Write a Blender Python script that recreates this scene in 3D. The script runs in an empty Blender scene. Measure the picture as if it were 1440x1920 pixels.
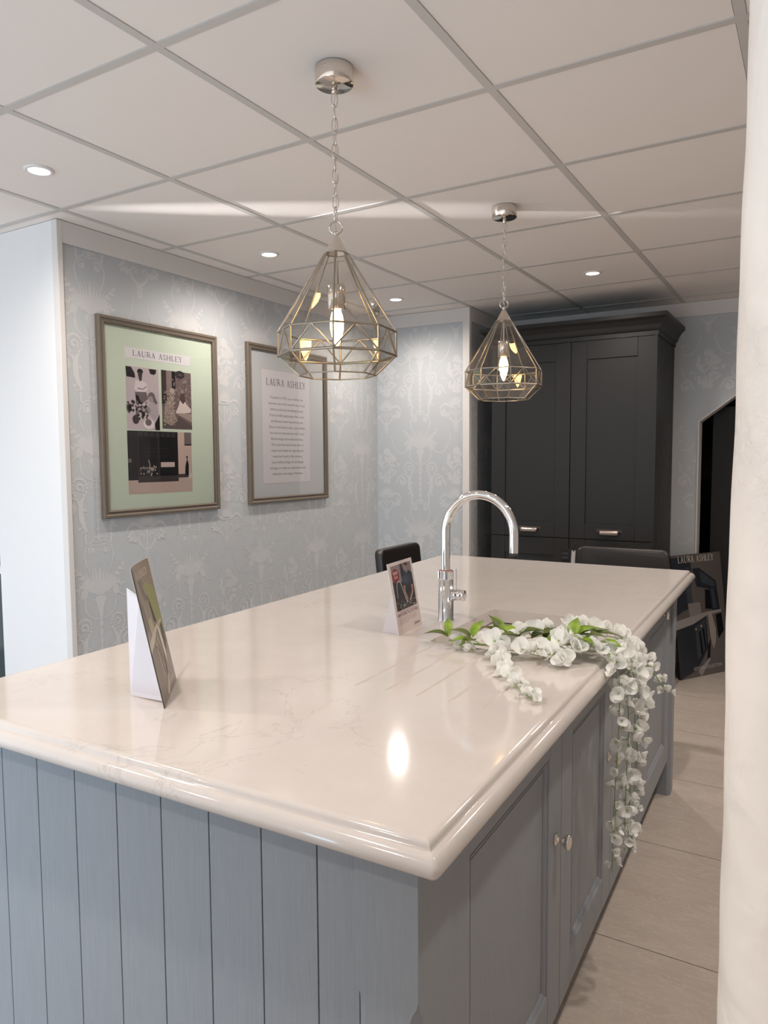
import bpy, math, random
from mathutils import Vector, Matrix

SC = bpy.context.scene
COL = SC.collection
PI = math.pi

# ------------------------------------------------------------------ camera
F_PX = 1372.506
YAW, PITCH, ROLL = 0.53748, -0.07351, -0.00629
CAM_H = 1.398
cd = bpy.data.cameras.new('camera')
cam = bpy.data.objects.new('camera', cd)
COL.objects.link(cam)
cd.sensor_fit = 'VERTICAL'
cd.sensor_height = 24.0
cd.lens = F_PX / 1920 * 24.0
cd.clip_start = 0.02
_f = Vector((-math.sin(YAW) * math.cos(PITCH), math.cos(YAW) * math.cos(PITCH), math.sin(PITCH)))
_r = Vector((math.cos(YAW), math.sin(YAW), 0))
_u = _r.cross(_f)
_r2 = math.cos(ROLL) * _r + math.sin(ROLL) * _u
_u2 = -math.sin(ROLL) * _r + math.cos(ROLL) * _u
M = Matrix(((_r2.x, _u2.x, -_f.x, 0), (_r2.y, _u2.y, -_f.y, 0), (_r2.z, _u2.z, -_f.z, CAM_H), (0, 0, 0, 1)))
cam.matrix_world = M
SC.camera = cam

# ------------------------------------------------------------------ view, world
SC.view_settings.view_transform = 'Standard'
SC.view_settings.look = 'None'
SC.view_settings.exposure = 0.24
SC.view_settings.gamma = 1.0
SC.view_settings.use_curve_mapping = False
SC.cycles.max_bounces = 10
SC.cycles.diffuse_bounces = 5
SC.cycles.glossy_bounces = 5
SC.cycles.transparent_max_bounces = 24
SC.cycles.caustics_reflective = False
SC.cycles.caustics_refractive = False
SC.cycles.sample_clamp_indirect = 4.0
SC.cycles.use_denoising = True

W = bpy.data.worlds.new('daylight')
SC.world = W
W.use_nodes = True
W.node_tree.nodes['Background'].inputs[0].default_value = (1.0, 0.965, 0.94, 1)
W.node_tree.nodes['Background'].inputs[1].default_value = 1.08


def area_light(name, loc, target, sx, sy, power, color, spread=180):
    l = bpy.data.lights.new(name, 'AREA')
    l.shape = 'RECTANGLE'
    l.size = sx
    l.size_y = sy
    l.energy = power
    l.color = color
    l.spread = math.radians(spread)
    o = bpy.data.objects.new(name, l)
    COL.objects.link(o)
    o.location = loc
    d = Vector(target) - Vector(loc)
    o.rotation_euler = d.to_track_quat('-Z', 'Y').to_euler()
    return o


# daylight through the shop front behind the camera and to its left
area_light('side_window_daylight', (-4.2, 0.2, 0.55), (-2.9, 1.9, 0.5), 1.3, 0.9, 5, (0.20, 0.58, 1.0))
area_light('rear_window_daylight', (-1.2, -2.4, 0.75), (-2.6, 2.5, 0.55), 1.7, 1.0, 52, (0.36, 0.70, 1.0))
# a glint of daylight that grazes along the ceiling from the window side
_gl = bpy.data.lights.new('window_glint', 'SPOT')
_gl.energy = 2600
_gl.color = (1.0, 0.97, 0.96)
_gl.spot_size = math.radians(3.3)
_gl.spot_blend = 1.0
_gl.shadow_soft_size = 0.004
_go = bpy.data.objects.new('window_glint', _gl)
COL.objects.link(_go)
_go.location = (-5.0, 0.30, 2.05)
_go.rotation_euler = (Vector((-1.72, 2.42, 2.372)) - Vector((-5.0, 0.30, 2.05))).to_track_quat('-Z', 'Y').to_euler()
DOWNLIGHT_W = 41.0
DOWNLIGHT_COL = (1.0, 0.91, 0.83)

CZ = 2.3726          # ceiling
WT = 0.92            # worktop height
PH = 0.02137         # turn of the island
cP, sP = math.cos(PH), math.sin(PH)


def I2W(x, y, z):
    return (cP * x - sP * y, sP * x + cP * y, z)


# ------------------------------------------------------------------ materials
def new_mat(name):
    m = bpy.data.materials.new(name)
    m.use_nodes = True
    return m, m.node_tree, m.node_tree.nodes['Principled BSDF']


def mat(name, color, rough=0.5, metal=0.0, coat=0.0, spec=0.5, emis=None, estr=0.0):
    m, nt, b = new_mat(name)
    b.inputs['Base Color'].default_value = (*color, 1)
    b.inputs['Roughness'].default_value = rough
    b.inputs['Metallic'].default_value = metal
    b.inputs['Coat Weight'].default_value = coat
    b.inputs['Coat Roughness'].default_value = 0.05
    b.inputs['Specular IOR Level'].default_value = spec
    if emis:
        b.inputs['Emission Color'].default_value = (*emis, 1)
        b.inputs['Emission Strength'].default_value = estr
    return m


def coords(nt, scale=(1, 1, 1), rot=(0, 0, 0)):
    tc = nt.nodes.new('ShaderNodeTexCoord')
    mp = nt.nodes.new('ShaderNodeMapping')
    mp.inputs['Scale'].default_value = scale
    mp.inputs['Rotation'].default_value = rot
    nt.links.new(tc.outputs['Object'], mp.inputs['Vector'])
    return mp.outputs['Vector']


def noise(nt, vec, scale, detail=4, rough=0.5, dist=0.0):
    n = nt.nodes.new('ShaderNodeTexNoise')
    n.inputs['Scale'].default_value = scale
    n.inputs['Detail'].default_value = detail
    n.inputs['Roughness'].default_value = rough
    n.inputs['Distortion'].default_value = dist
    nt.links.new(vec, n.inputs['Vector'])
    return n.outputs['Fac']


def ramp(nt, fac, stops):
    r = nt.nodes.new('ShaderNodeValToRGB')
    el = r.color_ramp.elements
    el[0].position, el[0].color = stops[0][0], (*stops[0][1], 1)
    el[1].position, el[1].color = stops[-1][0], (*stops[-1][1], 1)
    for p, c in stops[1:-1]:
        e = el.new(p)
        e.color = (*c, 1)
    nt.links.new(fac, r.inputs['Fac'])
    return r.outputs['Color']


def bump(nt, b, fac, strength, dist=0.002):
    n = nt.nodes.new('ShaderNodeBump')
    n.inputs['Strength'].default_value = strength
    n.inputs['Distance'].default_value = dist
    nt.links.new(fac, n.inputs['Height'])
    nt.links.new(n.outputs['Normal'], b.inputs['Normal'])


def wood_paint(name, color, rough=0.38, grain=0.25, axis='Z'):
    m, nt, b = new_mat(name)
    b.inputs['Roughness'].default_value = rough
    sc = {'Z': (260, 260, 9), 'Y': (260, 9, 260)}[axis]
    b.inputs['Specular IOR Level'].default_value = 0.35
    v = coords(nt, sc)
    n = noise(nt, v, 1.0, 3, 0.6)
    c = ramp(nt, n, [(0.3, tuple(k * 0.95 for k in color)), (0.7, tuple(min(1, k * 1.04) for k in color))])
    nt.links.new(c, b.inputs['Base Color'])
    bump(nt, b, n, grain, 0.0012)
    return m


def quartz():
    m, nt, b = new_mat('white_quartz')
    v = coords(nt)
    n1 = noise(nt, v, 2.6, 6, 0.62, 1.6)
    veins = ramp(nt, n1, [(0.0, (1, 1, 1)), (0.492, (1, 1, 1)), (0.5, (0.86, 0.85, 0.85)), (0.508, (1, 1, 1)), (1.0, (1, 1, 1))])
    n3 = noise(nt, v, 1.7, 2, 0.5)
    msk = ramp(nt, n3, [(0.50, (0, 0, 0)), (0.62, (1, 1, 1))])
    n2 = noise(nt, v, 6, 6, 0.7)
    base = ramp(nt, n2, [(0.25, (0.535, 0.485, 0.452)), (0.75, (0.585, 0.535, 0.503))])
    mx = nt.nodes.new('ShaderNodeMix')
    mx.data_type = 'RGBA'
    mx.inputs['A'].default_value = (1, 1, 1, 1)
    nt.links.new(msk, mx.inputs['Factor'])
    nt.links.new(veins, mx.inputs['B'])
    mul = nt.nodes.new('ShaderNodeMix')
    mul.data_type = 'RGBA'
    mul.blend_type = 'MULTIPLY'
    mul.inputs['Factor'].default_value = 1
    nt.links.new(base, mul.inputs['A'])
    nt.links.new(mx.outputs['Result'], mul.inputs['B'])
    nt.links.new(mul.outputs['Result'], b.inputs['Base Color'])
    b.inputs['Roughness'].default_value = 0.09
    b.inputs['Specular IOR Level'].default_value = 0.5
    return m


def floor_mat():
    m, nt, b = new_mat('beige_porcelain')
    v = coords(nt, (2.0, 7.0, 1))
    n1 = noise(nt, v, 1.4, 8, 0.65, 1.2)
    base = ramp(nt, n1, [(0.2, (0.43, 0.365, 0.315)), (0.8, (0.51, 0.44, 0.385))])
    n2 = noise(nt, v, 2.4, 8, 0.7, 2.0)
    vein = ramp(nt, n2, [(0.0, (0, 0, 0)), (0.485, (0, 0, 0)), (0.5, (1, 1, 1)), (0.515, (0, 0, 0)), (1, (0, 0, 0))])
    mx = nt.nodes.new('ShaderNodeMix')
    mx.data_type = 'RGBA'
    nt.links.new(vein, mx.inputs['Factor'])
    nt.links.new(base, mx.inputs['A'])
    mx.inputs['B'].default_value = (0.57, 0.505, 0.45, 1)
    nt.links.new(mx.outputs['Result'], b.inputs['Base Color'])
    b.inputs['Roughness'].default_value = 0.16
    return m


def plaster(name, color, strength=0.35, scale=14, rough=0.45, dist=0.004):
    m, nt, b = new_mat(name)
    b.inputs['Base Color'].default_value = (*color, 1)
    b.inputs['Roughness'].default_value = rough
    v = coords(nt)
    n = noise(nt, v, scale, 8, 0.62, 0.4)
    bump(nt, b, n, strength, dist)
    return m


def rough_plaster():
    m, nt, b = new_mat('cream_gloss_plaster')
    b.inputs['Base Color'].default_value = (0.80, 0.745, 0.695, 1)
    b.inputs['Roughness'].default_value = 0.34
    v = coords(nt)
    soft = noise(nt, v, 11, 3, 0.5, 0.3)
    fine = noise(nt, v, 75, 6, 0.65, 1.2)
    n = noise(nt, v, 4.2, 3, 0.6)
    msk = nt.nodes.new('ShaderNodeMapRange')
    msk.inputs['From Min'].default_value = 0.50
    msk.inputs['From Max'].default_value = 0.70
    nt.links.new(n, msk.inputs['Value'])
    mu = nt.nodes.new('ShaderNodeMath')
    mu.operation = 'MULTIPLY'
    nt.links.new(fine, mu.inputs[0])
    nt.links.new(msk.outputs[0], mu.inputs[1])
    ad = nt.nodes.new('ShaderNodeMath')
    ad.operation = 'MULTIPLY_ADD'
    ad.inputs[1].default_value = 0.55
    nt.links.new(mu.outputs[0], ad.inputs[0])
    nt.links.new(soft, ad.inputs[2])
    bump(nt, b, ad.outputs[0], 0.55, 0.014)
    return m


def thin_glass(refl=0.085, tint=(0.93, 0.92, 0.90)):
    m = bpy.data.materials.new('clear_pane_glass')
    m.use_nodes = True
    nt = m.node_tree
    nt.nodes.clear()
    o = nt.nodes.new('ShaderNodeOutputMaterial')
    t = nt.nodes.new('ShaderNodeBsdfTransparent')
    t.inputs[0].default_value = (*tint, 1)
    g = nt.nodes.new('ShaderNodeBsdfGlossy')
    g.inputs['Roughness'].default_value = 0.02
    fr = nt.nodes.new('ShaderNodeLayerWeight')
    fr.inputs[0].default_value = 0.5
    pw = nt.nodes.new('ShaderNodeMath')
    pw.operation = 'POWER'
    pw.inputs[1].default_value = 4.0
    mu = nt.nodes.new('ShaderNodeMath')
    mu.operation = 'MULTIPLY_ADD'
    mu.inputs[1].default_value = 1.08
    mu.inputs[2].default_value = refl
    mu.use_clamp = True
    mix = nt.nodes.new('ShaderNodeMixShader')
    nt.links.new(fr.outputs['Facing'], pw.inputs[0])
    nt.links.new(pw.outputs[0], mu.inputs[0])
    nt.links.new(mu.outputs[0], mix.inputs[0])
    nt.links.new(t.outputs[0], mix.inputs[1])
    nt.links.new(g.outputs[0], mix.inputs[2])
    nt.links.new(mix.outputs[0], o.inputs[0])
    return m


def petal_mat(name, color, transl=0.35):
    m = bpy.data.materials.new(name)
    m.use_nodes = True
    nt = m.node_tree
    b = nt.nodes['Principled BSDF']
    o = nt.nodes['Material Output']
    b.inputs['Base Color'].default_value = (*color, 1)
    b.inputs['Roughness'].default_value = 0.55
    t = nt.nodes.new('ShaderNodeBsdfTranslucent')
    t.inputs[0].default_value = (*color, 1)
    mx = nt.nodes.new('ShaderNodeMixShader')
    mx.inputs[0].default_value = transl
    nt.links.new(b.outputs[0], mx.inputs[1])
    nt.links.new(t.outputs[0], mx.inputs[2])
    nt.links.new(mx.outputs[0], o.inputs[0])
    return m


def leaf_mat():
    m = petal_mat('bright_green_leaf', (0.22, 0.36, 0.03), 0.3)
    nt = m.node_tree
    b = nt.nodes['Principled BSDF']
    v = coords(nt)
    n = noise(nt, v, 45, 3)
    c = ramp(nt, n, [(0.3, (0.10, 0.20, 0.02)), (0.7, (0.34, 0.48, 0.05))])
    nt.links.new(c, b.inputs['Base Color'])
    b.inputs['Roughness'].default_value = 0.4
    return m


BLUE = (0.25, 0.27, 0.295)
M_ = {
    'tile': plaster('ceiling_tile_white', (0.84, 0.785, 0.745), 0.12, 180, 0.85, 0.001),
    'grid': mat('ceiling_grid_white', (0.57, 0.545, 0.52), 0.5),
    'gap': mat('shadow_gap_dark', (0.10, 0.09, 0.085), 0.9),
    'paper': plaster('grey_blue_wallpaper', (0.47, 0.49, 0.505), 0.1, 300, 0.6, 0.0005),
    'motif': mat('pale_wallpaper_print', (0.56, 0.56, 0.565), 0.42),
    'white_wall': plaster('white_wall_paint', (0.76, 0.75, 0.745), 0.08, 60, 0.5, 0.001),
    'trim': mat('cream_trim_paint', (0.66, 0.63, 0.605), 0.42),
    'column': rough_plaster(),
    'floor': floor_mat(),
    'grout': mat('dark_grout', (0.09, 0.07, 0.06), 0.8),
    'quartz': quartz(),
    'sink': mat('stone_white_sink', (0.74, 0.70, 0.665), 0.25),
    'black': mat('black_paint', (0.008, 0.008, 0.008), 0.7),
    'dark_glass': mat('dark_teal_glass', (0.012, 0.035, 0.04), 0.08, 0, 0, 0.4),
    'panel_blue': wood_paint('pale_blue_painted_wood', BLUE, 0.42, 0.35),
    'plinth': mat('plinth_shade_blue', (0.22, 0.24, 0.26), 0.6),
    'charcoal': wood_paint('charcoal_painted_wood', (0.0155, 0.0140, 0.0135), 0.45, 0.12),
    'chrome': mat('polished_chrome', (0.86, 0.86, 0.87), 0.05, 1),
    'nickel': mat('polished_nickel', (0.72, 0.66, 0.60), 0.13, 1),
    'lead': mat('nickel_came', (0.36, 0.32, 0.26), 0.30, 1),
    'knob': mat('polished_nickel_knob', (0.80, 0.75, 0.70), 0.06, 1),
    'pewter': mat('bronze_pewter_handle', (0.42, 0.35, 0.31), 0.30, 1),
    'pewter_dark': mat('dull_bronze_plate', (0.10, 0.085, 0.075), 0.5, 1),
    'rubber': mat('black_rubber', (0.01, 0.01, 0.01), 0.5),
    'copper': mat('copper_red_ring', (0.62, 0.30, 0.25), 0.2, 1),
    'glass': thin_glass(),
    'bulb': mat('glowing_bulb', (1, 0.8, 0.5), 0.4, 0, 0, 0.5, (1.0, 0.60, 0.22), 34.0),
    'lamp': mat('glowing_downlight_disc', (1, 1, 1), 0.4, 0, 0, 0.5, (1.0, 0.97, 0.93), 9.0),
    'ring': mat('white_downlight_ring', (0.75, 0.72, 0.70), 0.4),
    'frame': wood_paint('taupe_wood_frame', (0.150, 0.120, 0.092), 0.5, 0.15, 'Y'),
    'mat_green': mat('sage_green_mount', (0.60, 0.68, 0.56), 0.35),
    'mat_grey': mat('pale_grey_mount', (0.60, 0.62, 0.63), 0.35),
    'paper_white': mat('white_print_paper', (0.74, 0.71, 0.73), 0.35),
    'ink': mat('dark_grey_ink', (0.045, 0.04, 0.055), 0.5),
    'ink_soft': mat('grey_text_ink', (0.16, 0.14, 0.14), 0.5),
    'card_white': mat('white_card', (0.62, 0.59, 0.62), 0.5),
    'leather': plaster('dark_brown_leather', (0.020, 0.016, 0.015), 0.2, 220, 0.38, 0.0006),
    'leaf': leaf_mat(),
    'stem': mat('pale_green_stem', (0.28, 0.36, 0.14), 0.6),
    'petal': petal_mat('white_silk_petal', (0.94, 0.94, 0.91), 0.35),
    'petal_green': petal_mat('pale_green_petal_base', (0.55, 0.66, 0.34), 0.3),
}
_tones = {}


def tone(rgb, rough=0.35):
    """a flat ink of the given sRGB colour (0-255)"""
    if rgb not in _tones:
        lin = tuple(((c / 255 + 0.055) / 1.055) ** 2.4 if c > 10 else c / 255 / 12.92 for c in rgb)
        _tones[rgb] = mat('ink_%d_%d_%d' % rgb, lin, rough)
    return _tones[rgb]


# ------------------------------------------------------------------ mesh helpers
class MB:
    def __init__(self):
        self.v, self.f, self.m, self.s = [], [], [], []

    def add(self, vs, fs, m=0, smooth=False):
        b = len(self.v)
        self.v += [tuple(p) for p in vs]
        for f in fs:
            self.f.append([b + i for i in f])
            self.m.append(m)
            self.s.append(smooth)
        return self

    def box(self, x0, x1, y0, y1, z0, z1, m=0):
        vs = [(x, y, z) for z in (z0, z1) for y in (y0, y1) for x in (x0, x1)]
        return self.add(vs, [(0, 2, 3, 1), (4, 5, 7, 6), (0, 1, 5, 4), (2, 6, 7, 3), (0, 4, 6, 2), (1, 3, 7, 5)], m)

    def ring_loft(self, rings, m=0, smooth=True, closed=True, cap0=True, cap1=True):
        n = len(rings[0])
        vs = [p for r in rings for p in r]
        fs = []
        for i in range(len(rings) - 1):
            for j in range(n if closed else n - 1):
                k = (j + 1) % n
                fs.append((i * n + j, i * n + k, (i + 1) * n + k, (i + 1) * n + j))
        self.add(vs, fs, m, smooth)
        if closed and cap0:
            self.add(rings[0], [tuple(range(n))[::-1]], m, False)
        if closed and cap1:
            self.add(rings[-1], [tuple(range(n))], m, False)
        return self

    def lathe(self, prof, c=(0, 0, 0), axis='Z', n=32, m=0, smooth=True):
        rings = []
        for r, h in prof:
            ring = []
            for j in range(n):
                a = 2 * PI * j / n
                x, y = r * math.cos(a), r * math.sin(a)
                if axis == 'Z':
                    p = (c[0] + x, c[1] + y, c[2] + h)
                elif axis == 'X':
                    p = (c[0] + h, c[1] + x, c[2] + y)
                else:
                    p = (c[0] + y, c[1] + h, c[2] + x)
                ring.append(p)
            rings.append(ring)
        return self.ring_loft(rings, m, smooth)

    def tube(self, pts, r, n=12, m=0, closed=False, smooth=True):
        P = [Vector(p) for p in pts]
        N = len(P)
        rr = r if isinstance(r, (list, tuple)) else [r] * N
        T = []
        for i in range(N):
            if closed:
                t = P[(i + 1) % N] - P[(i - 1) % N]
            else:
                t = P[min(i + 1, N - 1)] - P[max(i - 1, 0)]
            T.append(t.normalized())
        ref = Vector((0, 0, 1)) if abs(T[0].z) < 0.9 else Vector((1, 0, 0))
        u = T[0].cross(ref).normalized()
        rings = []
        for i in range(N):
            u = (u - T[i] * u.dot(T[i])).normalized()
            w = T[i].cross(u)
            rings.append([tuple(P[i] + rr[i] * (math.cos(2 * PI * j / n) * u + math.sin(2 * PI * j / n) * w)) for j in range(n)])
        if closed:
            b = len(self.v)
            vs = [p for q in rings for p in q]
            fs = []
            for i in range(N):
                i2 = (i + 1) % N
                for j in range(n):
                    k = (j + 1) % n
                    fs.append((i * n + j, i * n + k, i2 * n + k, i2 * n + j))
            return self.add(vs, fs, m, smooth)
        return self.ring_loft(rings, m, smooth)

    def prism(self, poly, h0, h1, plane='XY', m=0, smooth=False):
        """poly in the plane's two axes, extruded along the third"""
        def P(a, b, h):
            return {'XY': (a, b, h), 'XZ': (a, h, b), 'YZ': (h, a, b)}[plane]
        n = len(poly)
        vs = [P(a, b, h0) for a, b in poly] + [P(a, b, h1) for a, b in poly]
        fs = [tuple(range(n))[::-1], tuple(range(n, 2 * n))]
        fs += [(i, (i + 1) % n, n + (i + 1) % n, n + i) for i in range(n)]
        return self.add(vs, fs, m, smooth)

    def build(self, name, mats, parent=None, bevel=0.0, seg=2, fix=True):
        me = bpy.data.meshes.new(name)
        me.from_pydata(self.v, [], self.f)
        if not isinstance(mats, (list, tuple)):
            mats = [mats]
        for k in mats:
            me.materials.append(M_[k] if isinstance(k, str) else k)
        for i, p in enumerate(me.polygons):
            p.material_index = self.m[i]
            p.use_smooth = self.s[i]
        if fix:
            import bmesh
            bm = bmesh.new()
            bm.from_mesh(me)
            bmesh.ops.recalc_face_normals(bm, faces=bm.faces)
            bm.to_mesh(me)
            bm.free()
        me.update()
        o = bpy.data.objects.new(name, me)
        COL.objects.link(o)
        if parent:
            o.parent = parent
        if bevel:
            b = o.modifiers.new('bevel', 'BEVEL')
            b.width = bevel
            b.segments = seg
            b.limit_method = 'ANGLE'
            b.angle_limit = math.radians(50)
        return o


def thing(name, label, cat, loc=(0, 0, 0), rz=0.0, group=None):
    o = bpy.data.objects.new(name, None)
    o.empty_display_size = 0.05
    COL.objects.link(o)
    o.location = loc
    o.rotation_euler = (0, 0, rz)
    o['label'] = label
    o['category'] = cat
    if group:
        o['group'] = group
    return o


def tag(o, label, cat, group=None):
    o['label'] = label
    o['category'] = cat
    if group:
        o['group'] = group
    return o


def struct(o, label=None):
    o['kind'] = 'structure'
    if label:
        o['label'] = label
    return o


def ithing(name, label, cat, x, y, z=0.0, group=None):
    """a thing placed in the island's own frame"""
    return thing(name, label, cat, I2W(x, y, z), PH, group)


# ------------------------------------------------------------------ flat prints: 2D shapes on a board
class Print2D:
    """collects flat coloured shapes (u right, v up, metres) in layers a fraction of a millimetre thick"""

    def __init__(self):
        self.mb = MB()
        self.mats = []
        self.n = 0

    def z(self, layer):
        self.n += 1
        return layer * 0.00012 + self.n * 2.5e-7

    def mi(self, m):
        if m not in self.mats:
            self.mats.append(m)
        return self.mats.index(m)

    def poly(self, pts, m, layer=1):
        z = self.z(layer)
        self.mb.add([(u, v, z) for u, v in pts], [tuple(range(len(pts)))], self.mi(m))

    def rect(self, u0, v0, u1, v1, m, layer=1):
        self.poly([(u0, v0), (u1, v0), (u1, v1), (u0, v1)], m, layer)

    def disc(self, u, v, ru, rv, m, layer=1, n=14, a0=0.0):
        self.poly([(u + ru * math.cos(2 * PI * i / n + a0), v + rv * math.sin(2 * PI * i / n + a0)) for i in range(n)], m, layer)

    def stroke(self, pts, w, m, layer=1):
        vs, fs = ribbon(pts, w)
        z = self.z(layer)
        self.mb.add([(u, v, z) for u, v in vs], fs, self.mi(m))

    def text(self, s, u, v, size, m, layer=2, align='CENTER', width=None):
        cu = bpy.data.curves.new('t', 'FONT')
        cu.body = s
        cu.size = size
        cu.align_x = align
        cu.resolution_u = 2
        ob = bpy.data.objects.new('t', cu)
        COL.objects.link(ob)
        dg = bpy.context.evaluated_depsgraph_get()
        me = bpy.data.meshes.new_from_object(ob.evaluated_get(dg))
        if len(me.vertices):
            xs = [p.co.x for p in me.vertices]
            k = 1.0 if not width else width / (max(xs) - min(xs))
            z = self.z(layer)
            self.mb.add([(u + p.co.x * k, v + p.co.y, z) for p in me.vertices],
                        [tuple(p.vertices) for p in me.polygons], self.mi(m))
        bpy.data.objects.remove(ob)
        bpy.data.curves.remove(cu)
        bpy.data.meshes.remove(me)

    def serif(self, s, u0, v0, h, width, m, layer=2):
        """upright serif capitals drawn from strokes; total width given"""
        adv = {'L': .62, 'A': .78, 'U': .80, 'R': .74, 'S': .56, 'H': .84, 'E': .66, 'Y': .74, ' ': .42}
        tot = sum(adv[c] for c in s) - 0.1
        k = width / (tot * h)
        T, t = .115, .05
        x = 0.0
        for c in s:
            w = adv[c] - 0.12
            st = []
            def V(a, thick=T, y0=0.0, y1=1.0):
                st.append(([(a, y0), (a, y1)], thick))
                for yy in (y0, y1):
                    if yy in (0.0, 1.0):
                        st.append(([(a - .11, yy + (.02 if yy == 0 else -.02)), (a + .11, yy + (.02 if yy == 0 else -.02))], .035))
            if c == 'L':
                V(.11); st.append(([(.08, .025), (w, .025)], t)); st.append(([(w, 0), (w, .2)], t))
            elif c == 'A':
                st.append(([(.10, 0), (w / 2, 1)], t)); st.append(([(w / 2, 1), (w - .10, 0)], T))
                st.append(([(.2, .34), (w - .2, .34)], t))
                st.append(([(0, .02), (.2, .02)], .035)); st.append(([(w - .22, .02), (w, .02)], .035))
            elif c == 'U':
                arc = [(w / 2 - (w / 2 - .11) * math.cos(a), .28 - .28 * math.sin(a)) for a in [PI * i / 8 for i in range(9)]]
                st.append(([(.11, 1)] + arc[:5], T)); st.append((arc[4:] + [(w - .11, 1)], t))
                st.append(([(0, .98), (.22, .98)], .035)); st.append(([(w - .22, .98), (w, .98)], .035))
            elif c == 'R':
                V(.11)
                arc = [(.30 + .22 * math.sin(a), .74 + .24 * math.cos(a)) for a in [PI * i / 8 for i in range(9)]]
                st.append(([(.11, .98)] + arc + [(.11, .5)], .075)); st.append(([(.28, .5), (w, .02)], T))
            elif c == 'S':
                st.append(([(w - .03, .80), (w * .72, .95), (w * .42, .97), (.06, .82), (.08, .63), (w * .5, .50), (w - .06, .36), (w - .05, .16), (w * .6, .03), (w * .3, .04), (.02, .2)], .085))
            elif c == 'H':
                V(.11); V(w - .11); st.append(([(.11, .51), (w - .11, .51)], t))
            elif c == 'E':
                V(.11)
                for yy in (.025, .51, .975):
                    st.append(([(.08, yy), (w - (.1 if yy == .51 else 0), yy)], t))
                st.append(([(w, 0), (w, .2)], t)); st.append(([(w, .82), (w, 1)], t))
            elif c == 'Y':
                st.append(([(.06, 1), (w / 2, .45)], T)); st.append(([(w - .06, 1), (w / 2, .45)], t)); st.append(([(w / 2, 0), (w / 2, .47)], T))
                st.append(([(0, .98), (.2, .98)], .035)); st.append(([(w - .18, .98), (w, .98)], .035)); st.append(([(w / 2 - .11, .02), (w / 2 + .11, .02)], .035))
            for pts, th in st:
                vs, fs = ribbon([(u0 + (x + a) * h * k, v0 + b * h) for a, b in pts], th * h * (k * .5 + .5))
                z = self.z(layer)
                self.mb.add([(a, b, z) for a, b in vs], fs, self.mi(m))
            x += adv[c]

    def build(self, name, parent, matrix):
        o = self.mb.build(name, self.mats, parent, fix=False)
        o.matrix_local = matrix
        return o


def ribbon(pts, w):
    n = len(pts)
    ws = w if isinstance(w, (list, tuple)) else [w] * n
    vs, fs = [], []
    for i in range(n):
        a = pts[max(i - 1, 0)]
        b = pts[min(i + 1, n - 1)]
        dx, dy = b[0] - a[0], b[1] - a[1]
        L = math.hypot(dx, dy) or 1
        nx, ny = -dy / L * ws[i] / 2, dx / L * ws[i] / 2
        vs += [(pts[i][0] - nx, pts[i][1] - ny), (pts[i][0] + nx, pts[i][1] + ny)]
        if i:
            k = 2 * i
            fs.append((k - 2, k, k + 1, k - 1))
    return vs, fs


# ------------------------------------------------------------------ wallpaper motif
CW, CH = 0.536, 0.606


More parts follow.
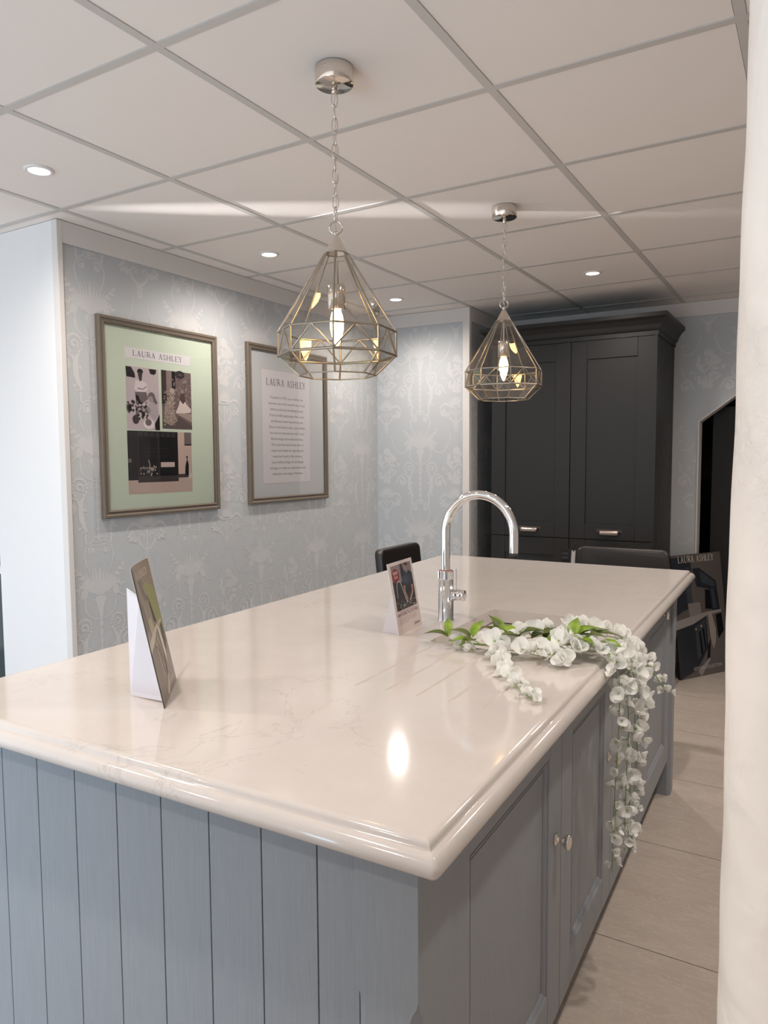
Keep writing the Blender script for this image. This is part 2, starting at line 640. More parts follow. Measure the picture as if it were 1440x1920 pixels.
def motif():
    """one repeat of the damask: list of (verts, faces); u from axis, v from the scroll balls"""
    out = []

    def st(pts, w):
        for sgn in (1, -1):
            out.append(ribbon([(sgn * a, b) for a, b in pts], w))

    def blob(u, v, ru, rv=None, n=9, mirror=True):
        rv = rv or ru
        for sgn in ((1, -1) if mirror else (1,)):
            out.append(([(sgn * u + ru * math.cos(2 * PI * i / n), v + rv * math.sin(2 * PI * i / n)) for i in range(n)], [tuple(range(n))]))

    def leafs(u, v, ang, L, wd, mirror=True):
        for sgn in ((1, -1) if mirror else (1,)):
            ps = []
            for t, k in ((0, .25), (.3, 1), (.65, .8), (1, .05)):
                ps.append((t, k))
            c, s = math.cos(ang) * sgn, math.sin(ang)
            out.append(ribbon([(sgn * u + c * L * t, v + s * L * t) for t, k in ps], [wd * k for t, k in ps]))

    def spiral(cu, cv, r0, r1, a0, a1, w0, w1, n=26):
        pts, ws = [], []
        for i in range(n):
            t = i / (n - 1)
            a = a0 + (a1 - a0) * t
            r = r0 + (r1 - r0) * t
            pts.append((cu + r * math.cos(a), cv + r * math.sin(a)))
            ws.append(w0 + (w1 - w0) * t)
        for sgn in (1, -1):
            out.append(ribbon([(sgn * a, b) for a, b in pts], ws))

    # urn fan
    for k in range(9):
        a = PI / 2 - 0.13 * k
        leafs(0.004 + 0.003 * k, -0.02 + 0.002 * k, a, 0.145 - 0.006 * k, 0.009)
    for k in range(7):
        t = k / 6
        leafs(0.055 + 0.06 * t, 0.045 + 0.055 * t, 0.9 - 1.3 * (k % 2), 0.024, 0.011)
        leafs(0.05 + 0.06 * t, 0.05 - 0.03 * t, 0.2 - 0.9 * (k % 2), 0.022, 0.010)
    # lyre and curls above
    st([(0.0, 0.215), (0.03, 0.225), (0.062, 0.205), (0.076, 0.165), (0.066, 0.12), (0.045, 0.085)], [.004, .005, .006, .006, .005, .003])
    spiral(0.036, 0.185, 0.023, 0.006, 2.4, -4.5, .004, .008)
    blob(0.036, 0.185, 0.009)
    # ball scrolls
    blob(0.082, 0.0, 0.019, 0.021)
    spiral(0.080, 0.004, 0.036, 0.024, 3.4, -1.9, .0045, .0035)
    st([(0.012, -0.01), (0.02, 0.015), (0.033, 0.03), (0.045, 0.025)], .005)
    # swag
    st([(0.095, -0.018), (0.12, -0.036), (0.15, -0.043), (0.18, -0.032), (0.205, 0.002), (0.222, 0.05), (0.228, 0.09)], [.005, .005, .005, .005, .005, .004, .003])
    st([(0.078, -0.02), (0.082, -0.06), (0.066, -0.095), (0.036, -0.116), (0.0, -0.123)], .0045)
    blob(0.078, -0.055, 0.004, 0.014)
    blob(0.078, -0.072, 0.006, 0.008)
    # central stem
    out.append(ribbon([(0, -0.02), (0, -0.06), (0, -0.115)], [.038, .026, .012]))
    st([(0.0, -0.045), (0.02, -0.042), (0.033, -0.030)], [.01, .008, .004])
    zz = -0.123
    k = 0
    while zz > -0.375:
        blob(0, zz, 0.011 if k % 2 else 0.006, 0.013 if k % 2 else 0.008, mirror=False)
        zz -= 0.019
        k += 1
    st([(0.003, -0.14), (0.018, -0.16), (0.004, -0.185)], .004)
    # beaded wreath scrolls
    for i in range(13):
        a = -0.9 + 4.9 * i / 12
        blob(0.088 + 0.036 * math.cos(a), -0.150 + 0.040 * math.sin(a), 0.0085, 0.0075, 7)
    spiral(0.088, -0.150, 0.022, 0.004, 4.0, -2.6, .006, .009)
    # acanthus S and lower scroll
    st([(0.062, -0.185), (0.078, -0.205), (0.086, -0.240), (0.082, -0.285), (0.070, -0.320), (0.052, -0.340)], [.004, .014, .020, .020, .015, .003])
    for i in range(5):
        leafs(0.07 + 0.003 * i, -0.215 - 0.026 * i, -2.6 if i % 2 else -0.5, 0.024, 0.010)
    st([(0.085, -0.235), (0.10, -0.200), (0.13, -0.188), (0.162, -0.200), (0.180, -0.235), (0.200, -0.262)], [.012, .009, .006, .007, .010, .003])
    spiral(0.142, -0.240, 0.032, 0.008, 1.2, 7.4, .010, .014)
    blob(0.142, -0.240, 0.010)
    for i in range(5):
        leafs(0.055 + 0.004 * i, -0.335 - 0.012 * i, -0.4 - 0.5 * i, 0.026, 0.009)
    st([(0, -0.375), (0.016, -0.362), (0.028, -0.374)], .006)

    B = CW / 2
    rnd = random.Random(5)

    def bst(pts, w):
        for sgn in (1, -1):
            out.append(ribbon([(B + sgn * a, b) for a, b in pts], w))
    # bouquet
    for i in range(120):
        t = rnd.random()
        v = -0.015 - 0.235 * t
        wv = 0.010 + 0.085 * math.sin(min(1, t * 1.55) * PI * 0.62) * (1 if t < .62 else max(0.12, 1 - (t - .62) * 2.3))
        u = (rnd.random() * 2 - 1) * wv
        r = 0.006 + 0.008 * rnd.random()
        out.append(([(B + u + r * (1 + .25 * math.cos(5 * a)) * math.cos(a), v + r * (1 + .25 * math.cos(5 * a)) * math.sin(a)) for a in [2 * PI * q / 10 for q in range(10)]], [tuple(range(10))]))
    bst([(0.0, -0.02), (0.01, -0.05)], .006)
    # palmette under the bouquet with drooping arms
    for k in range(6):
        a = PI / 2 - 0.30 * k
        for sgn in (1, -1):
            out.append(ribbon([(B, -0.335), (B + sgn * 0.03 * math.cos(a), -0.335 + 0.03 * math.sin(a)), (B + sgn * 0.060 * math.cos(a), -0.335 + 0.060 * math.sin(a))], [.003, .010, .002]))
    bst([(0.006, -0.35), (0.035, -0.345), (0.062, -0.325), (0.088, -0.325), (0.112, -0.345), (0.118, -0.37)], [.005, .009, .012, .012, .008, .003])
    for i in range(15):
        a = rnd.random() * 6.28
        r = rnd.random() ** .6
        for sgn in (1, -1):
            q = 0.008
            out.append(([(B + sgn * (0.088 + 0.028 * r * math.cos(a)) + q * math.cos(2 * PI * j / 7), -0.392 + 0.034 * r * math.sin(a) + q * math.sin(2 * PI * j / 7)) for j in range(7)], [tuple(range(7))]))
    bst([(0.0, -0.35), (0.0, -0.45), (0.0, -0.51)], [.006, .005, .002])
    bst([(0.003, -0.452), (0.022, -0.440), (0.045, -0.418), (0.050, -0.392), (0.036, -0.374), (0.018, -0.380), (0.018, -0.398)], [.004, .007, .008, .007, .006, .006, .008])
    for i in range(5):
        bst([(0.003, -0.44 - 0.014 * i), (0.020 - 0.002 * i, -0.452 - 0.014 * i)], .005)
    return out


MOTIF = motif()


MOTIF = [(vs, fs) for vs, fs in MOTIF]
_fat = []
for vs, fs in MOTIF:
    if len(fs[0]) == 4 and len(vs) % 2 == 0 and len(fs) == len(vs) // 2 - 1:
        nv_ = []
        for i in range(0, len(vs), 2):
            (a, b), (c, d) = vs[i], vs[i + 1]
            mx_, my_ = (a + c) / 2, (b + d) / 2
            nv_ += [(mx_ + (a - mx_) * 1.35, my_ + (b - my_) * 1.35), (mx_ + (c - mx_) * 1.35, my_ + (d - my_) * 1.35)]
        vs = nv_
    _fat.append((vs, fs))
MOTIF = _fat


def paper_print(mb, m, to3d, u0, u1, v0, v1, ua, va):
    """lay the motif repeats with the axis at ua, balls at va; keep what lies inside the rectangle"""
    i0, i1 = int((u0 - ua) / CW) - 2, int((u1 - ua) / CW) + 2
    j0, j1 = int((v0 - va) / CH) - 2, int((v1 - va) / CH) + 2
    for i in range(i0, i1 + 1):
        for j in range(j0, j1 + 1):
            ou, ov = ua + i * CW, va + j * CH
            for q_, (vs, fs) in enumerate(MOTIF):
                pts = [(a + ou, b + ov) for a, b in vs]
                if max(p[0] for p in pts) < u0 or min(p[0] for p in pts) > u1 or max(p[1] for p in pts) < v0 or min(p[1] for p in pts) > v1:
                    continue
                keep = [f for f in fs if all(u0 < pts[k][0] < u1 and v0 < pts[k][1] < v1 for k in f)]
                if keep:
                    mb.add([to3d(a, b, 4e-6 * (q_ % 150)) for a, b in pts], keep, m)


# ================================================================== STRUCTURE
XR = 1.7      # right wall
XL = -2.70    # picture wall
YP = 1.94     # pier wall face
YA = 4.445    # alcove wall
XC = -2.00    # outer corner
YB = 5.08     # back wall

# floor with grout joints
mb = MB()
mb.box(-5.2, XR, -3.4, 5.6, -0.06, -0.0016, 1)
gx, gy = -0.72, 1.475
xs = [gx + 0.607 * i for i in range(-9, 6)]
ys = [gy + 0.607 * j for j in range(-9, 8)]
for a in xs:
    for b in ys:
        x0, x1, y0, y1 = max(a + .0015, -5.2), min(a + .6055, XR), b + .0015, min(b + .6055, 5.6)
        if x1 > x0 and y1 > y0:
            mb.add([(x0, y0, 0), (x1, y0, 0), (x1, y1, 0), (x0, y1, 0), (x0, y0, -.0016), (x1, y0, -.0016), (x1, y1, -.0016), (x0, y1, -.0016)],
                   [(0, 1, 2, 3), (0, 4, 5, 1), (1, 5, 6, 2), (2, 6, 7, 3), (3, 7, 4, 0)], 0)
struct(mb.build('floor', ['floor', 'grout'], fix=False), 'polished beige stone-effect floor tiles with thin dark joints')

# suspended ceiling
mb = MB()
mb.box(-5.2, XR, -3.4, 5.6, CZ + 0.010, CZ + 0.05, 2)
lx = [-1.98457 + 0.6 * i for i in range(-6, 7)]
ly = [0.68285 + 0.6 * j for j in range(-7, 9)]
for a in lx:
    mb.box(a - .012, a + .012, -3.4, 5.4, CZ - 0.0005, CZ + 0.009, 1)
for b in ly:
    mb.box(-5.2, XR, b - .012, b + .012, CZ - 0.0003, CZ + 0.009, 1)
rt = random.Random(3)
for a in lx:
    for b in ly:
        if a + .6 > -5.2 and b < 5.2:
            dz = 0.0016 + 0.0008 * rt.random()
            x0, x1, y0, y1 = a + .0128, a + .5865, b + .0125, b + .587
            mb.box(x0, min(x1, XR), y0, y1, CZ + dz, CZ + .012, 0)
struct(mb.build('ceiling', ['tile', 'grid', 'gap']), 'white suspended ceiling tiles in a metal grid')

# picture wall (left)
mb = MB()
mb.box(XL - 0.1195, XL, YP + .0205, YA + .12, 0, CZ, 0)
paper_print(mb, 1, lambda u, v, e=0: (XL + 0.0004 + e, u, v), YP + .02, YA, 0.0, CZ - .085, 2.094, 2.035)
struct(mb.build('wall_left', ['paper', 'motif'], fix=False), 'wall papered in pale grey damask behind the framed prints')

# alcove wall
mb = MB()
mb.box(XL, XC, YA, YA + 0.0995, 0, CZ, 0)
paper_print(mb, 1, lambda u, v, e=0: (u, YA - 0.0004 - e, v), XL, XC - .035, 0.0, CZ - .085, -2.357, 1.475)
struct(mb.build('wall_alcove', ['paper', 'motif'], fix=False), 'short papered wall between the print wall and the tall cabinet')
# recess side wall
mb = MB()
mb.box(XC - 0.10, XC, YA + .10, YB, 0, CZ, 0)
paper_print(mb, 1, lambda u, v, e=0: (XC + 0.0007 + e, u, v), YA + .02, YB, 0.0, CZ - .085, YA + .3, 1.475)
struct(mb.build('wall_recess', ['paper', 'motif'], fix=False), 'papered side of the recess beside the tall cabinet')

# pier wall, white, with the opening for the dark window at its left
mb = MB()
mb.box(-3.17, XL - .12, YP, YP + .12, 0, CZ)
mb.box(XL - .1205, XL, YP, YP + .020, 0, CZ)
mb.box(-5.2, -4.05, YP, YP + .12, 0, CZ)
mb.box(-4.05, -3.17, YP, YP + .12, 2.1, CZ)
struct(mb.build('wall_pier', 'white_wall'), 'plain white wall face at the left')
mb = MB()
mb.box(-4.03, -3.19, YP + .05, YP + .06, 0.03, 2.08)
w1 = struct(mb.build('window_1', 'dark_glass'), 'dark glazed panel at the left edge')
mb = MB()
for x0, x1, z0, z1 in ((-4.05, -4.02, 0, 2.1), (-3.185, -3.17, 0, 2.1), (-4.05, -3.17, 2.07, 2.1), (-4.05, -3.17, 0, .04), (-4.02, -3.185, .885, .915)):
    mb.box(x0, x1, YP + .0, YP + .05, z0, z1)
mb.build('window_frame', 'white_wall', w1)

# back wall with the clipped opening
mb = MB()
T = 0.12


def wallpiece(poly):
    mb.prism(poly, YB, YB + T, 'XZ', 0)


wallpiece([(XC - .1, 0), (-.68, 0), (-.68, 1.62), (-.68, CZ), (XC - .1, CZ)])
wallpiece([(-.68, 1.62), (-.12, 2.045), (.35, 2.045), (.35, CZ), (-.68, CZ)])
wallpiece([(.35, 0), (XR, 0), (XR, CZ), (.35, CZ)])
paper_print(mb, 1, lambda u, v, e=0: (u, YB - 0.0004 - e, v), -.80, -.682, 0.0, 1.62, -0.905, 1.475)
paper_print(mb, 1, lambda u, v, e=0: (u, YB - 0.0004 - e, v), -.80, -.46, 1.80, CZ - .085, -0.905, 1.475)
paper_print(mb, 1, lambda u, v, e=0: (u, YB - 0.0004 - e, v), -.455, XR, 2.06, CZ - .085, -0.905, 1.475)
paper_print(mb, 1, lambda u, v, e=0: (u, YB - 0.0004 - e, v), .37, XR, 0.0, 2.05, -0.905, 1.475)
struct(mb.build('wall_back', ['paper', 'motif'], fix=False), 'papered back wall with a clipped corner doorway')
# white edging of the opening
mb = MB()
mb.box(-.683, -.674, YB - .004, YB + T, 0, 1.62)
mb.prism([(-.683, 1.62), (-.12, 2.047), (-.12, 2.037), (-.674, 1.617)], YB - .004, YB + T, 'XZ')
struct(mb.build('trim_1', 'trim'), 'thin pale edging round the clipped doorway')
# dark passage beyond
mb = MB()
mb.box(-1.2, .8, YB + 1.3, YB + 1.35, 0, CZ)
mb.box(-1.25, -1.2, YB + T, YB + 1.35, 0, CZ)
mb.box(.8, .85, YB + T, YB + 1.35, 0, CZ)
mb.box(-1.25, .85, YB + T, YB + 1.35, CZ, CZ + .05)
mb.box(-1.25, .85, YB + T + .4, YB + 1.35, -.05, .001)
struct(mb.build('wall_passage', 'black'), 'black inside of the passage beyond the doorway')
mb = MB()
mb.box(-.62, .34, YB + .20, YB + .24, 0.001, 1.72)  # plain black board whose top edge shows inside the opening
struct(mb.build('inner_board', 'black', bevel=.004), 'black board standing inside the clipped doorway')
# right wall
mb = MB()
mb.box(XR, XR + .1, -3.4, 5.6, 0, CZ)
struct(mb.build('wall_right', 'trim'), 'plain wall beyond the aisle')

# unseen low wall added behind the camera to shade lower column and floor
mb = MB()
mb.box(-1.0, XR, -.65, -.55, 0, 1.25)
struct(mb.build('added_light_block', 'trim'), 'unseen low wall added to block light')

# flat cornice boards and corner trims
mb = MB()
mb.box(XL, XL + .012, YP - .002, YA, CZ - .088, CZ)
struct(mb.build('trim_2', 'trim', bevel=.002), 'flat cornice board over the print wall')
mb = MB()
mb.box(XL + .012, XC + .012, YA - .012, YA, CZ - .088, CZ)
struct(mb.build('trim_3', 'trim', bevel=.002), 'flat cornice board over the alcove wall')
mb = MB()
mb.box(XC, XC + .012, YA, YB, CZ - .088, CZ)
struct(mb.build('trim_4', 'trim', bevel=.002), 'flat cornice board inside the recess')
mb = MB()
mb.box(XC + .012, XR, YB - .012, YB, CZ - .088, CZ)
struct(mb.build('trim_5', 'trim', bevel=.002), 'flat cornice board over the back wall')
mb = MB()
mb.box(XL - .022, XL + .014, YP - .006, YP + .020, 0, CZ)
struct(mb.build('trim_6', 'trim', bevel=.003), 'white corner strip at the near end of the print wall')
mb = MB()
mb.box(XC - .035, XC + .014, YA - .014, YA + .022, 0, CZ)
struct(mb.build('trim_7', 'trim', bevel=.003), 'white corner strip at the alcove corner')

# rough plastered column in the foreground
mb = MB()
rc = random.Random(11)
cx, cy, cr = 0.027, 0.80, 0.100
NZ, NA = 160, 72
ph = [rc.random() * 6.28 for _ in range(12)]
rings = []
for i in range(NZ + 1):
    z = CZ * i / NZ
    ring = []
    for j in range(NA):
        a = 2 * PI * j / NA
        r = cr + 0.0016 * math.sin(3.1 * z + ph[0]) + 0.0011 * math.sin(8.3 * z + 2 * a + ph[1]) + 0.0007 * math.sin(19 * z + 3 * a + ph[2]) + 0.0004 * math.sin(47 * z + 7 * a + ph[3]) - 0.006 * (z - 1.4)
        ring.append((cx + r * math.cos(a), cy + r * math.sin(a), z))
    rings.append(ring)
mb.ring_loft(rings)
struct(mb.build('wall_column', 'column'), 'cream rough plastered column at the right edge')

# ================================================================== DOWNLIGHTS
spots = [(-2.295, 1.594, 'recessed ceiling downlight at the far left, nearest the camera'),
         (-2.295, 2.795, 'recessed ceiling downlight left of the big pendant, above the framed prints'),
         (-2.28, 3.985, 'recessed ceiling downlight in front of the alcove wall'),
         (-1.075, 3.985, 'recessed ceiling downlight in front of the tall dark cabinet')]
hidden = [(-2.295, 0.395), (-1.08, 0.395), (-1.08, -0.8), (-2.295, -0.8), (0.125, 1.594), (0.125, 2.795), (0.125, 3.985)]  # unseen lamps; those over the aisle are added to brighten floor and back


def downlight_lamp(x, y, e):
    l = bpy.data.lights.new('downlight_lamp', 'SPOT')
    l.energy = e
    l.color = DOWNLIGHT_COL
    l.spot_size = math.radians(164)
    l.spot_blend = 1.0
    l.shadow_soft_size = 0.035
    l.specular_factor = 0.12
    o = bpy.data.objects.new('downlight_lamp', l)
    COL.objects.link(o)
    o.location = (x, y, CZ - 0.012)
    return o


proto = None
for x, y, lab in spots:
    if proto is None:
        t = thing('ceiling_downlight', lab, 'ceiling light', (x, y, CZ))
        b1 = MB()
        b1.lathe([(.034, -.0015), (.036, -.005), (.044, -.0045), (.0475, -.001), (.0475, .003), (.034, .003)], n=40)
        b1.build('ring', 'ring', t)
        b2 = MB()
        b2.lathe([(.0005, -.0022), (.0345, -.0022), (.0345, .002), (.0005, .002)], n=40)
        b2.build('diffuser', 'lamp', t)
        proto = t
    else:
        t = proto.copy()
        COL.objects.link(t)
        for ch in list(proto.children):
            c = ch.copy()
            COL.objects.link(c)
            c.parent = t
        t.location = (x, y, CZ)
        t['label'] = lab
    t['group'] = 'recessed downlights in the ceiling'
    downlight_lamp(x, y, DOWNLIGHT_W)
for x, y in hidden:
    downlight_lamp(x, y, DOWNLIGHT_W)

# ================================================================== TALL CABINET
CX0, CX1, CY0 = -1.862, -0.832, 4.50
cab = thing('tall_cabinet', 'tall charcoal panelled cabinet with cup handles against the back wall', 'cabinet', ((CX0 + CX1) / 2, (CY0 + YB) / 2, 0))
ox, oy = (CX0 + CX1) / 2, (CY0 + YB) / 2


def cb(mb, x0, x1, y0, y1, z0, z1):
    mb.box(x0 - ox, x1 - ox, y0 - oy, y1 - oy, z0, z1)


mb = MB()
cb(mb, CX0, CX1 - .018, CY0 + .024, YB - .001, .10, 2.11)
mb.build('body', 'charcoal', cab, .001)
mb = MB()
cb(mb, CX0 + .03, CX1 - .03, CY0 + .07, YB - .02, 0, .10)
mb.build('plinth', 'charcoal', cab)
mb = MB()     # grooved right side panel
yy = CY0 + .0
k = 0
cb(mb, CX1 - .018, CX1, CY0 + .0, CY0 + .05, .0, 2.11)
yy = CY0 + .053
while yy < YB - .01:
    y1 = min(yy + .055, YB - .001)
    cb(mb, CX1 - .018, CX1 - .002, yy, y1, .0, 2.11)
    yy += .058
cb(mb, CX1 - .018, CX1 - .006, CY0 + .05, YB - .001, .0, 2.11)
mb.build('side_panel', 'charcoal', cab, .0015)


def framed_door(mb, x0, x1, z0, z1, y, sw=.095, th=.022, rec=.008):
    """shaker door facing -y in cabinet coordinates, front face at y"""
    cb(mb, x0, x0 + sw, y, y + th, z0, z1)
    cb(mb, x1 - sw, x1, y, y + th, z0, z1)
    cb(mb, x0 + sw + .0006, x1 - sw - .0006, y + .0005, y + th, z0, z0 + sw)
    cb(mb, x0 + sw + .0006, x1 - sw - .0006, y + .0005, y + th, z1 - sw * 1.15, z1)
    cb(mb, x0 + sw, x1 - sw, y + rec, y + th - .002, z0 + sw, z1 - sw * 1.15)


def cup_handle(parent, x, y, z):
    """half-cup pull on a flat back plate; y is the door face"""
    mb = MB()
    w, h, d = .064, .036, .026
    rings = []
    N = 14
    for i in range(N + 1):
        s = -1 + 2 * i / N
        kx = max(0.0, 1 - abs(s) ** 7) ** (1 / 2.6) * .92 + .08
        ring = []
        for j in range(9):
            a = PI / 2 * j / 8
            ring.append((x - ox + s * w, y - oy - d * kx * math.sin(a), z + h * .5 * (kx * .5 + .5) * math.cos(a) * 1.0 - (.011 if j == 8 else 0) * kx))
        rings.append(ring)
    mb.ring_loft(rings, closed=False)
    o = mb.build('handle', 'pewter', parent)
    sol = o.modifiers.new('solid', 'SOLIDIFY')
    sol.thickness = .002
    o['label'] = 'bronze toned cup handle'
    m2 = MB()
    m2.box(x - ox - w - .012, x - ox + w + .012, y - oy - .0018, y - oy, z + h * .10, z + h * .58)
    m2.build('handle_plate', 'pewter_dark', parent, .0005)
    return o


XM = (CX0 + CX1) / 2 - .0
xg = -1.338
zU0, zU1 = .893, 2.098
for (a, b) in ((CX0 + .004, xg - .002), (xg + .002, CX1 - .016)):
    mb = MB()
    framed_door(mb, a, b, zU0, zU1, CY0)
    d = mb.build('door', 'charcoal', cab, .0012)
    cup_handle(d, (a + b) / 2, CY0, .936)
    mb = MB()
    framed_door(mb, a, b, .105, zU0 - .006, CY0)
    d = mb.build('door', 'charcoal', cab, .0012)
    cup_handle(d, (a + b) / 2, CY0, .560)
# cornice moulding
mb = MB()
prof = [(.0, 2.10), (.004, 2.10), (.004, 2.125), (.012, 2.130), (.017, 2.140), (.024, 2.160), (.040, 2.185), (.058, 2.200), (.058, 2.222), (.0, 2.222)]
rings = []
for o_, z in prof:
    rings.append([(CX0 - o_ - ox, YB - .001 - oy, z), (CX0 - o_ - ox, CY0 - o_ - oy, z), (CX1 + o_ - ox, CY0 - o_ - oy, z), (CX1 + o_ - ox, YB - .001 - oy, z)])
mb.ring_loft(rings, smooth=False)
mb.build('cornice', 'charcoal', cab)

# ================================================================== ISLAND
# local frame, front (doors) faces +x, near end faces -y
XO, YN = -0.425, 0.835       # post faces
XD = -0.436                  # door face
YEND = 3.205
BX0 = -1.49                  # far side of the island body
BOT = 0.152


def post(name, x0, x1, y0, y1, label, parent_name=None):
    """square leg with stop-chamfered arrises below about 0.65 m"""
    t = ithing(name, label, 'island leg', (x0 + x1) / 2, (y0 + y1) / 2)
    hx, hy = (x1 - x0) / 2, (y1 - y0) / 2
    mb = MB()
    rings = []
    for z, c in ((0, .013), (.05, .013), (.62, .013), (.632, .0125), (.641, .010), (.648, .006), (.655, .0025), (.664, .0008), (.67, .0006), (.8765, .0006)):
        rings.append([(-hx + c, -hy, z), (hx - c, -hy, z), (hx, -hy + c, z), (hx, hy - c, z), (hx - c, hy, z), (-hx + c, hy, z), (-hx, hy - c, z), (-hx, -hy + c, z)])
    mb.ring_loft(rings, smooth=False)
    mb.build('leg_post', 'panel_blue', t)
    return t


post('island_post', XO - .100, XO, YN, YN + .112, 'pale blue square corner post under the near corner of the white worktop')
post('island_post', XO - .09, XO, 3.118, YEND, 'pale blue corner post at the far end of the island by the aisle')

# near end panel of tongue and groove boards
ep = ithing('island_end_panel', 'pale blue tongue and groove boarding on the near end of the island', 'panel', -1.0, YN + .01)
mb = MB()
x1 = XO - .1005
bx = [-.524]
edges = [-.598, -.702, -.809, -.916, -1.025, -1.135, -1.243, -1.351, -1.46]
prev = x1
for e in edges:
    mb.box(e + .0010 + 1.0, prev - .0010 + 1.0, .003, .020, .002, .8765)
    prev = e
mb.box(-1.49 + 1.0, x1 + 1.0, .0075, .0215, .002, .8765)
mb.build('boarding', 'panel_blue', ep, .0009, 2)
# body side and back (not seen from here, closes the island)
mb = MB()
mb.box(BX0 + 1.0, BX0 + .018 + 1.0, .0225, YEND - YN - .01, .002, .8765)
mb.build('side_board', 'panel_blue', ep)


def raised_front(mb, y0, y1, z0, z1, xf, bevels=True):
    """five-piece door facing +x: stiles, rails, moulding and raised panel; coords relative to y base"""
    sw, th = .088, .021
    g = .0005
    mb.box(xf - th, xf, y0, y0 + sw - g, z0, z1)
    mb.box(xf - th, xf, y1 - sw + g, y1, z0, z1)
    mb.box(xf - th, xf - .0004, y0 + sw, y1 - sw, z0, z0 + sw)
    tr = .108
    mb.box(xf - th, xf - .0004, y0 + sw, y1 - sw, z1 - tr, z1)
    # moulding sweep down to the panel
    prof = [(0, 0), (.004, -.0015), (.0045, -.004), (.010, -.0055), (.015, -.0095), (.0155, -.0115), (.021, -.0115), (.0215, -.0095)]
    a0, a1, b0, b1 = y0 + sw, y1 - sw, z0 + sw, z1 - tr
    rings = []
    for o_, d in prof:
        rings.append([(xf + d, a0 + o_, b0 + o_), (xf + d, a1 - o_, b0 + o_), (xf + d, a1 - o_, b1 - o_), (xf + d, a0 + o_, b1 - o_)])
    mb.ring_loft(rings, smooth=False, cap0=False, cap1=True)


def knob(parent, x, y, z):
    mb = MB()
    mb.lathe([(.0005, 0), (.0125, 0), (.0135, .0015), (.0125, .003), (.008, .004), (.0062, .007), (.0055, .012), (.0065, .0155), (.0105, .019), (.0145, .023), (.0165, .027), (.0165, .030), (.0145, .0325), (.0095, .0345), (.0005, .0355)], (x, y, z), 'X', 28)
    o = mb.build('knob', 'knob', parent)
    o['label'] = 'polished nickel knob'
    return o


def unit(label, y0, y1, doors, kz):
    """base unit with one or two doors; doors: list of (y0, y1, knob_y)"""
    yc = (y0 + y1) / 2
    t = ithing('base_cabinet', label, 'cabinet', XD - .3, yc)
    t['group'] = 'base units along the front of the island'
    mb = MB()
    if doors[0][2] is not None and len(doors) == 2:    # sink unit: open carcass
        mb.box(-.28, .276, y0 - yc, y0 - yc + .018, BOT, .876)
        mb.box(-.28, .276, y1 - yc - .018, y1 - yc, BOT, .876)
        mb.box(-.28, .276, y0 - yc, y1 - yc, BOT, BOT + .018)
        mb.box(-.28, -.27, y0 - yc, y1 - yc, BOT, .876)
        mb.box(.255, .276, y0 - yc, y1 - yc, .83, .876)
    else:
        mb.box(-.28, .276, y0 - yc + .001, y1 - yc - .001, BOT, .876)
    mb.build('body', 'panel_blue', t)
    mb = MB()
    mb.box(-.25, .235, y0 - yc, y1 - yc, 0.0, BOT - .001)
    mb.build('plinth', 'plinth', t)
    for a, b, ky in doors:
        mb = MB()
        raised_front(mb, a - yc + .0015, b - yc - .0015, BOT, .874, .3)
        d = mb.build('door', 'panel_blue', t, .0012, 2)
        knob(d, .3, ky - yc, kz)
    return t


unit('pale blue single door island cabinet nearest the corner post, with one knob', .950, 1.556, [(.950, 1.556, 1.512)], .572)
unit('pale blue double door island cabinet below the sink, behind the hanging white flowers', 1.556, 2.556, [(1.556, 2.058, 2.016), (2.058, 2.556, 2.100)], .572)
unit('pale blue island cabinet at the far end with its knob high on the top rail', 2.556, 3.116, [(2.556, 3.116, 2.838)], .812)

# worktop
wt = ithing('island_worktop', 'white veined quartz worktop with moulded edge and drainer grooves on the blue island', 'worktop', -.95, 2.03, 0)
WX0, WX1, WY0, WY1 = -1.548, -.367, .772, 3.302
wox, woy = -.95, 2.03
SX0, SX1, SY0, SY1 = -.828, -.486, 1.690, 2.158      # sink cut-out
SR = .016
IN = .030
grooves = [-.800, -.728, -.656, -.584, -.512]
GY0, GY1 = 1.285, 1.672
gw = .0042
xl = [WX0 + IN, SX0, SX1, WX1 - IN]
for g in grooves:
    xl += [g - gw, g, g + gw]
xl = sorted(xl)
yl = sorted([WY0 + IN, WY1 - IN, SY0, SY1, GY0, GY0 + .02, GY1 - .02, GY1])
mb = MB()
idx = {}
vs = []
for i, x in enumerate(xl):
    for j, y in enumerate(yl):
        z = WT
        if x in grooves and GY0 < y < GY1:
            z = WT - .0028
        idx[(i, j)] = len(vs)
        vs.append((x - wox, y - woy, z))
fs = []
for i in range(len(xl) - 1):
    for j in range(len(yl) - 1):
        xm, ym = (xl[i] + xl[i + 1]) / 2, (yl[j] + yl[j + 1]) / 2
        if SX0 < xm < SX1 and SY0 < ym < SY1:
            continue
        fs.append((idx[(i, j)], idx[(i + 1, j)], idx[(i + 1, j + 1)], idx[(i, j + 1)]))
mb.add(vs, fs)
# moulded edge: offset from the outer line (inwards) and height
prof = [(IN, .9200), (.0265, .9197), (.0225, .9182), (.0200, .9155), (.0190, .9125), (.0180, .9100), (.0168, .9090), (.0150, .9090), (.0095, .9070), (.0045, .9030), (.0012, .8970), (.0000, .8920), (.0010, .8860), (.0050, .8810), (.0110, .8780), (.0200, .8770)]


